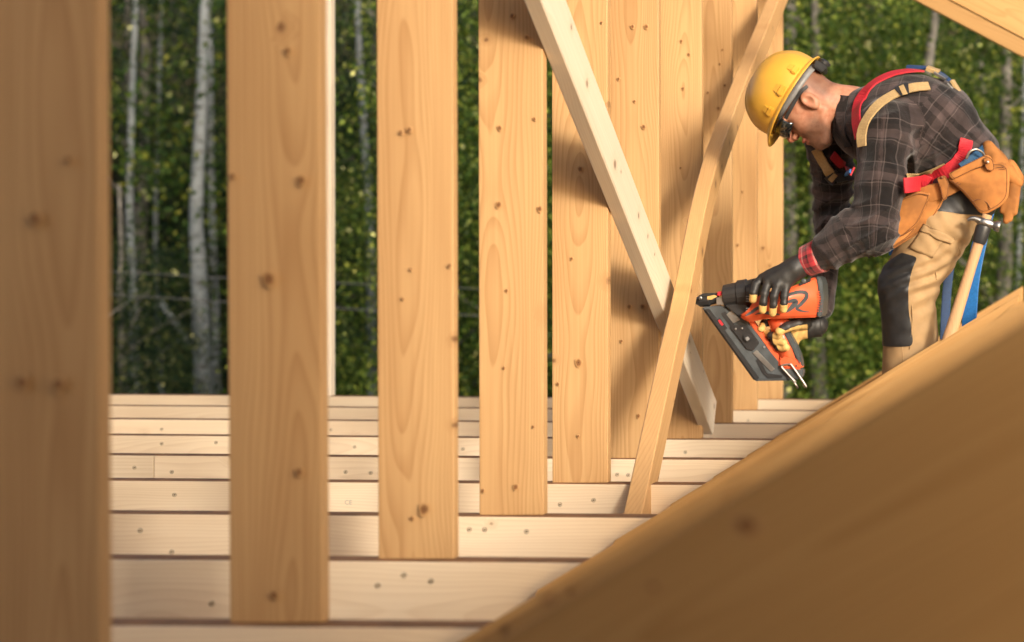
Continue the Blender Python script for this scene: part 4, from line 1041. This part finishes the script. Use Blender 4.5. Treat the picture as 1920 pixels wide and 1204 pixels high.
# ------------------------------------------------------------------ hammer
hm = empty('hammer', P(1770, 660, 5.02), 'claw hammer with wooden handle hanging head-up beside the thigh', 'hammer')
h0, h1 = P(1846, 420, 5.00), P(1768, 672, 4.99); dh = (h1-h0).normalized()
bm = bmesh.new(); secs = [(-.03, .015, .011), (.06, .0165, .011), (.14, .016, .011), (.24, .018, .012), (.36, .020, .013), (.42, .020, .013), (.44, .017, .011)]
sx = dh.cross(Vector((0, 1, 0))).normalized(); rings = []
for s, a, b in secs: rings.append([bm.verts.new(h0+dh*s+sx*(a*math.cos(t*math.pi/6))+Vector((0, 1, 0))*(b*math.sin(t*math.pi/6))) for t in range(12)])
for i in range(len(rings)-1):
    for k in range(12): bm.faces.new((rings[i][k], rings[i][(k+1) % 12], rings[i+1][(k+1) % 12], rings[i+1][k]))
bm.faces.new(rings[0][::-1]); bm.faces.new(rings[-1]); bm_obj('handle', bm, M['handle'], hm, True)
bm = bmesh.new(); rings = []
for s, a, b in ((.006, .022, .0165), (.015, .024, .018), (.055, .022, .0165), (.062, .019, .014)): rings.append([bm.verts.new(h0+dh*s+sx*(a*math.cos(t*math.pi/6))+Vector((0, 1, 0))*(b*math.sin(t*math.pi/6))) for t in range(12)])
for i in range(3):
    for k in range(12): bm.faces.new((rings[i][k], rings[i][(k+1) % 12], rings[i+1][(k+1) % 12], rings[i+1][k]))
bm_obj('tape_wrap', bm, M['black'], hm, True)
hx = Vector((.965, 0, -.26)); hc = h0+Vector((0, 0, .004))
lathe_obj('striking_head', hc-hx*.022, hx, [(0, .014), (.02, .0165), (.04, .0155), (.046, .0115), (.052, .0115), (.055, .016), (.068, .017), (.071, .0155)], 'steel', hm, 18)
V, Fc = [], []
for s_ in (-1, 1):
    pts = smooth_path([hc-hx*.015+Vector((0, s_*.007, .002)), hc-hx*.032+Vector((0, s_*.010, .004)), hc-hx*.045+Vector((0, s_*.013, .000)), hc-hx*.054+Vector((0, s_*.014, -.008))], 4)
    v2, f2 = tube(pts, [.011-.008*i/(len(pts)-1) for i in range(len(pts))], 8); o_ = len(V); V += v2; Fc += [tuple(o_+q for q in t) for t in f2]
world_mesh('claw', V, Fc, M['steel'], hm, True)

# ------------------------------------------------------------------ nail gun
ng = empty('nail_gun', P(1450, 700, 5.12), 'orange and black framing nail gun pressed to the tan brace', 'nail gun')
YG = 5.125
def pr(name, poly, y0, y1, mat, parent=ng, bev=.003, smooth=False): return prism(name, poly, y0, y1, mat, parent, bev, smooth)
mag = pr('magazine', [(1317, 576), (1352, 572), (1392, 590), (1470, 684), (1508, 694), (1506, 708), (1478, 713), (1416, 714)], YG-.020, YG+.022, 'darkgrey', bev=.004)
pr('magazine_rail', [(1321, 580), (1330, 579), (1424, 709), (1416, 713)], YG-.027, YG-.018, 'black', mag, .002)
pr('window', [(1342, 600), (1350, 596), (1364, 616), (1356, 622)], YG-.0235, YG-.019, 'black', mag, .001)
pr('nail_window', [(1346, 601), (1350, 599), (1357, 609), (1352, 612)], YG-.0245, YG-.022, 'red', mag, .0006)
pl = pr('feed_plate', [(1368, 613), (1374, 609), (1400, 609), (1412, 626), (1424, 643), (1412, 658), (1400, 655), (1386, 636)], YG-.027, YG-.018, 'black', mag, .002)
pr('feed_knob', [(1393, 628), (1402, 625), (1409, 633), (1402, 643), (1394, 638)], YG-.036, YG-.026, 'black', pl, .003)
pr('feed_button', [(1397, 633), (1403, 631), (1406, 636), (1400, 640)], YG-.039, YG-.034, 'grey', pl, .001)
for u, v in ((1379, 617), (1391, 616)): lathe_obj('plate_screw', P(u, v, YG-.027), (0, -1, 0), [(0, .004), (.0015, .0038), (.002, .0025)], 'steel', pl, 10)
pr('nail_slot', [(1362, 590), (1373, 581), (1388, 600), (1375, 606)], YG-.024, YG-.019, 'steel', mag, .001)
pr('nail_strip', [(1411, 662), (1419, 656), (1453, 692), (1446, 697)], YG-.024, YG-.019, 'steel', mag, .001)
pr('strip_slot', [(1417, 676), (1424, 670), (1438, 700), (1468, 704), (1466, 709), (1440, 710), (1430, 700)], YG-.0225, YG-.018, 'black', mag, .001)
pr('guide_rib', [(1352, 588), (1360, 584), (1384, 618), (1377, 622)], YG-.023, YG-.018, 'black', mag, .001)
for u, v in ((1391, 594), (1433, 651)): lathe_obj('screw_head', P(u, v, YG-.020), (0, -1, 0), [(0, .0045), (.003, .0042), (.0035, .002)], 'grey', mag, 10)
# nose
ax = Vector((1, 0, .13)).normalized(); n0 = P(1300, 566, YG)
nose = lathe_obj('nose', n0, ax, [(-.008, .002), (.004, .006), (.012, .012), (.02, .019), (.05, .021), (.054, .017), (.078, .014), (.08, .016)], 'black', ng, 10, False)
lathe_obj('nose_bolt', P(1313, 559, YG-.020), (0, -1, 0), [(0, .0065), (.003, .006), (.0032, .003)], 'steel', nose, 12)
pr('nose_slot', [(1326, 556), (1340, 553), (1345, 556), (1334, 562), (1326, 562)], YG-.022, YG-.017, 'glovetan', nose, .001)
pr('depth_wheel', [(1347, 547), (1356, 546), (1356, 554), (1347, 555)], YG-.024, YG+.02, 'red', nose, .002)
pr('work_contact', [(1345, 558), (1360, 557), (1361, 571), (1346, 572)], YG-.026, YG+.02, 'steel', nose, .002)
pr('safety_arm', [(1318, 550), (1345, 549), (1345, 553), (1322, 556), (1312, 556)], YG-.018, YG+.012, 'black', nose, .002)
# housing
hs = lathe_obj('housing', P(1357, 556, YG), Vector((1, 0, .10)), [(0, .030), (.003, .036), (.045, .041), (.047, .046), (.075, .048), (.078, .044), (.12, .050)], 'black', ng, 20, False)
pr('housing_lug', [(1361, 543), (1368, 538), (1372, 546), (1362, 550)], YG-.03, YG+.03, 'black', hs)
pr('housing_bracket', [(1388, 540), (1400, 528), (1414, 525), (1416, 522), (1419, 524), (1424, 545), (1400, 548)], YG-.034, YG+.03, 'black', hs)
pr('housing_skirt', [(1362, 572), (1405, 568), (1404, 592), (1386, 592)], YG-.034, YG+.034, 'black', hs)
for i in range(3):
    for v in (555, 577): pr('vent_fin', [(1399+i*0, v+i*4.5), (1406, v+i*4.5), (1406, v+i*4.5+2), (1399, v+i*4.5+2)], YG-.058, YG-.044, 'grey', hs, .0005)
# orange body
bf = Fld(); bx0, bx1 = P(1418, 575, YG), P(1540, 556, YG)
V, F = None, None
bodyp = [(1392, 591), (1410, 580), (1420, 560), (1440, 548), (1480, 541), (1508, 530), (1533, 519), (1540, 520), (1544, 560), (1538, 594), (1480, 596), (1440, 597), (1412, 603), (1404, 601)]
ob = pr('tool_body', bodyp, YG-.066, YG+.066, 'orange', ng, .018, True)
o = ob; 
pr('rear_cap', [(1534, 520), (1541, 517), (1547, 530), (1549, 560), (1546, 592), (1538, 595), (1536, 590), (1542, 560)], YG-.070, YG+.070, 'darkgrey', ng, .006)
for i in range(9): pr('vent_rib', [(1531+ (3 if 2 < i < 6 else 1.5), 546+i*4.6), (1539+(2 if 2 < i < 6 else 1), 546+i*4.6), (1539+(2 if 2 < i < 6 else 1), 548+i*4.6), (1531+(3 if 2 < i < 6 else 1.5), 548+i*4.6)], YG-.0695, YG-.060, 'orange', ng, .0006)
pr('battery_latch', [(1500, 529), (1520, 521), (1521, 528), (1498, 537)], YG-.069, YG-.05, 'black', ng, .002)
lathe_obj('latch_button', P(1507, 527, YG-.068), (0, -1, 0), [(0, .008), (.004, .007), (.005, .004)], 'darkgrey', ng, 12)
# dark swoosh emblem inlaid in the side of the body
def inlay(name, px, w, mat='darkgrey', Y=YG-.0665):
    a = np.array(px, float); n = len(a); pts = smooth_path([Vector((u, v, q)) for (u, v), q in zip(a, w)], 6)
    V, F = [], []
    for i, p in enumerate(pts):
        d = (pts[min(i+1, len(pts)-1)]-pts[max(i-1, 0)]); s_ = Vector((-d.y, d.x, 0)); s_ = s_.normalized() if s_.length > 1e-6 else Vector((0, 1, 0))
        for q in (-1, 1):
            for y in (Y, Y+.003): V.append(P(p.x+s_.x*q*p.z, p.y+s_.y*q*p.z, y))
    for i in range(len(pts)-1):
        b = i*4
        for x, y in ((0, 2), (2, 3), (3, 1), (1, 0)): F.append((b+x, b+y, b+4+y, b+4+x))
    F.append((0, 1, 3, 2)); e = (len(pts)-1)*4; F.append((e, e+2, e+3, e+1))
    return world_mesh(name, V, F, M[mat], ob)
inlay('emblem', [(1478, 553), (1496, 548), (1510, 549), (1512, 558), (1502, 570), (1494, 578), (1502, 583), (1517, 585)], [3.0, 3.4, 3.6, 3.6, 3.4, 3.0, 1.8, .7])
inlay('emblem', [(1474, 567), (1488, 564), (1492, 567), (1484, 577), (1474, 586)], [2.0, 4.0, 4.6, 4.2, 1.0])
inlay('emblem', [(1398, 592), (1410, 585), (1420, 578), (1436, 574)], [1.2, 2.6, 2.8, 1.4])
inlay('emblem', [(1416, 590), (1430, 586), (1446, 588), (1462, 590)], [.6, 2.4, 3.0, 1.0])
# trigger, grip, foot
pr('trigger', [(1430, 600), (1440, 599), (1439, 612), (1433, 614), (1434, 606)], YG-.012, YG+.012, 'black', ng)
gp = pr('grip', [(1438, 596), (1486, 596), (1476, 614), (1482, 632), (1492, 652), (1504, 688), (1466, 690), (1460, 664), (1452, 636), (1446, 615)], YG-.024, YG+.024, 'orange', ng, .009, True)
pr('grip_rubber', [(1474, 612), (1480, 618), (1492, 640), (1504, 668), (1507, 690), (1498, 682), (1484, 652), (1472, 630), (1466, 620)], YG-.027, YG+.027, 'darkgrey', gp, .006)
pr('grip_foot', [(1462, 672), (1472, 664), (1496, 672), (1506, 682), (1506, 692), (1478, 692), (1462, 688)], YG-.029, YG+.029, 'orange', gp, .006)
for u, v in ((1479, 685), (1493, 686)): lathe_obj('foot_screw', P(u, v, YG-.029), (0, -1, 0), [(0, .0035), (.001, .003)], 'black', gp, 10)
pr('foot_plate', [(1466, 688), (1507, 690), (1508, 702), (1498, 712), (1472, 704)], YG-.026, YG+.026, 'darkgrey', ng, .004)
pr('front_guard', [(1404, 602), (1412, 600), (1462, 664), (1464, 684), (1456, 676)], YG-.018, YG+.018, 'orange', ng, .003)
tube_obj('belt_hook', smooth_path([P(1492, 716, YG-.030), P(1487, 712, YG-.034), P(1467, 690, YG-.034), P(1467, 685, YG-.034), P(1480, 683, YG-.034), P(1485, 686, YG-.034), P(1508, 719, YG-.034), P(1511, 726, YG-.032), P(1506, 721, YG-.03)], 5), .0036, 'wire', ng, 8)
tube_obj('belt_hook', [P(1496, 728, YG-.032), P(1487, 713, YG-.034)], .0036, 'wire', ng, 8)
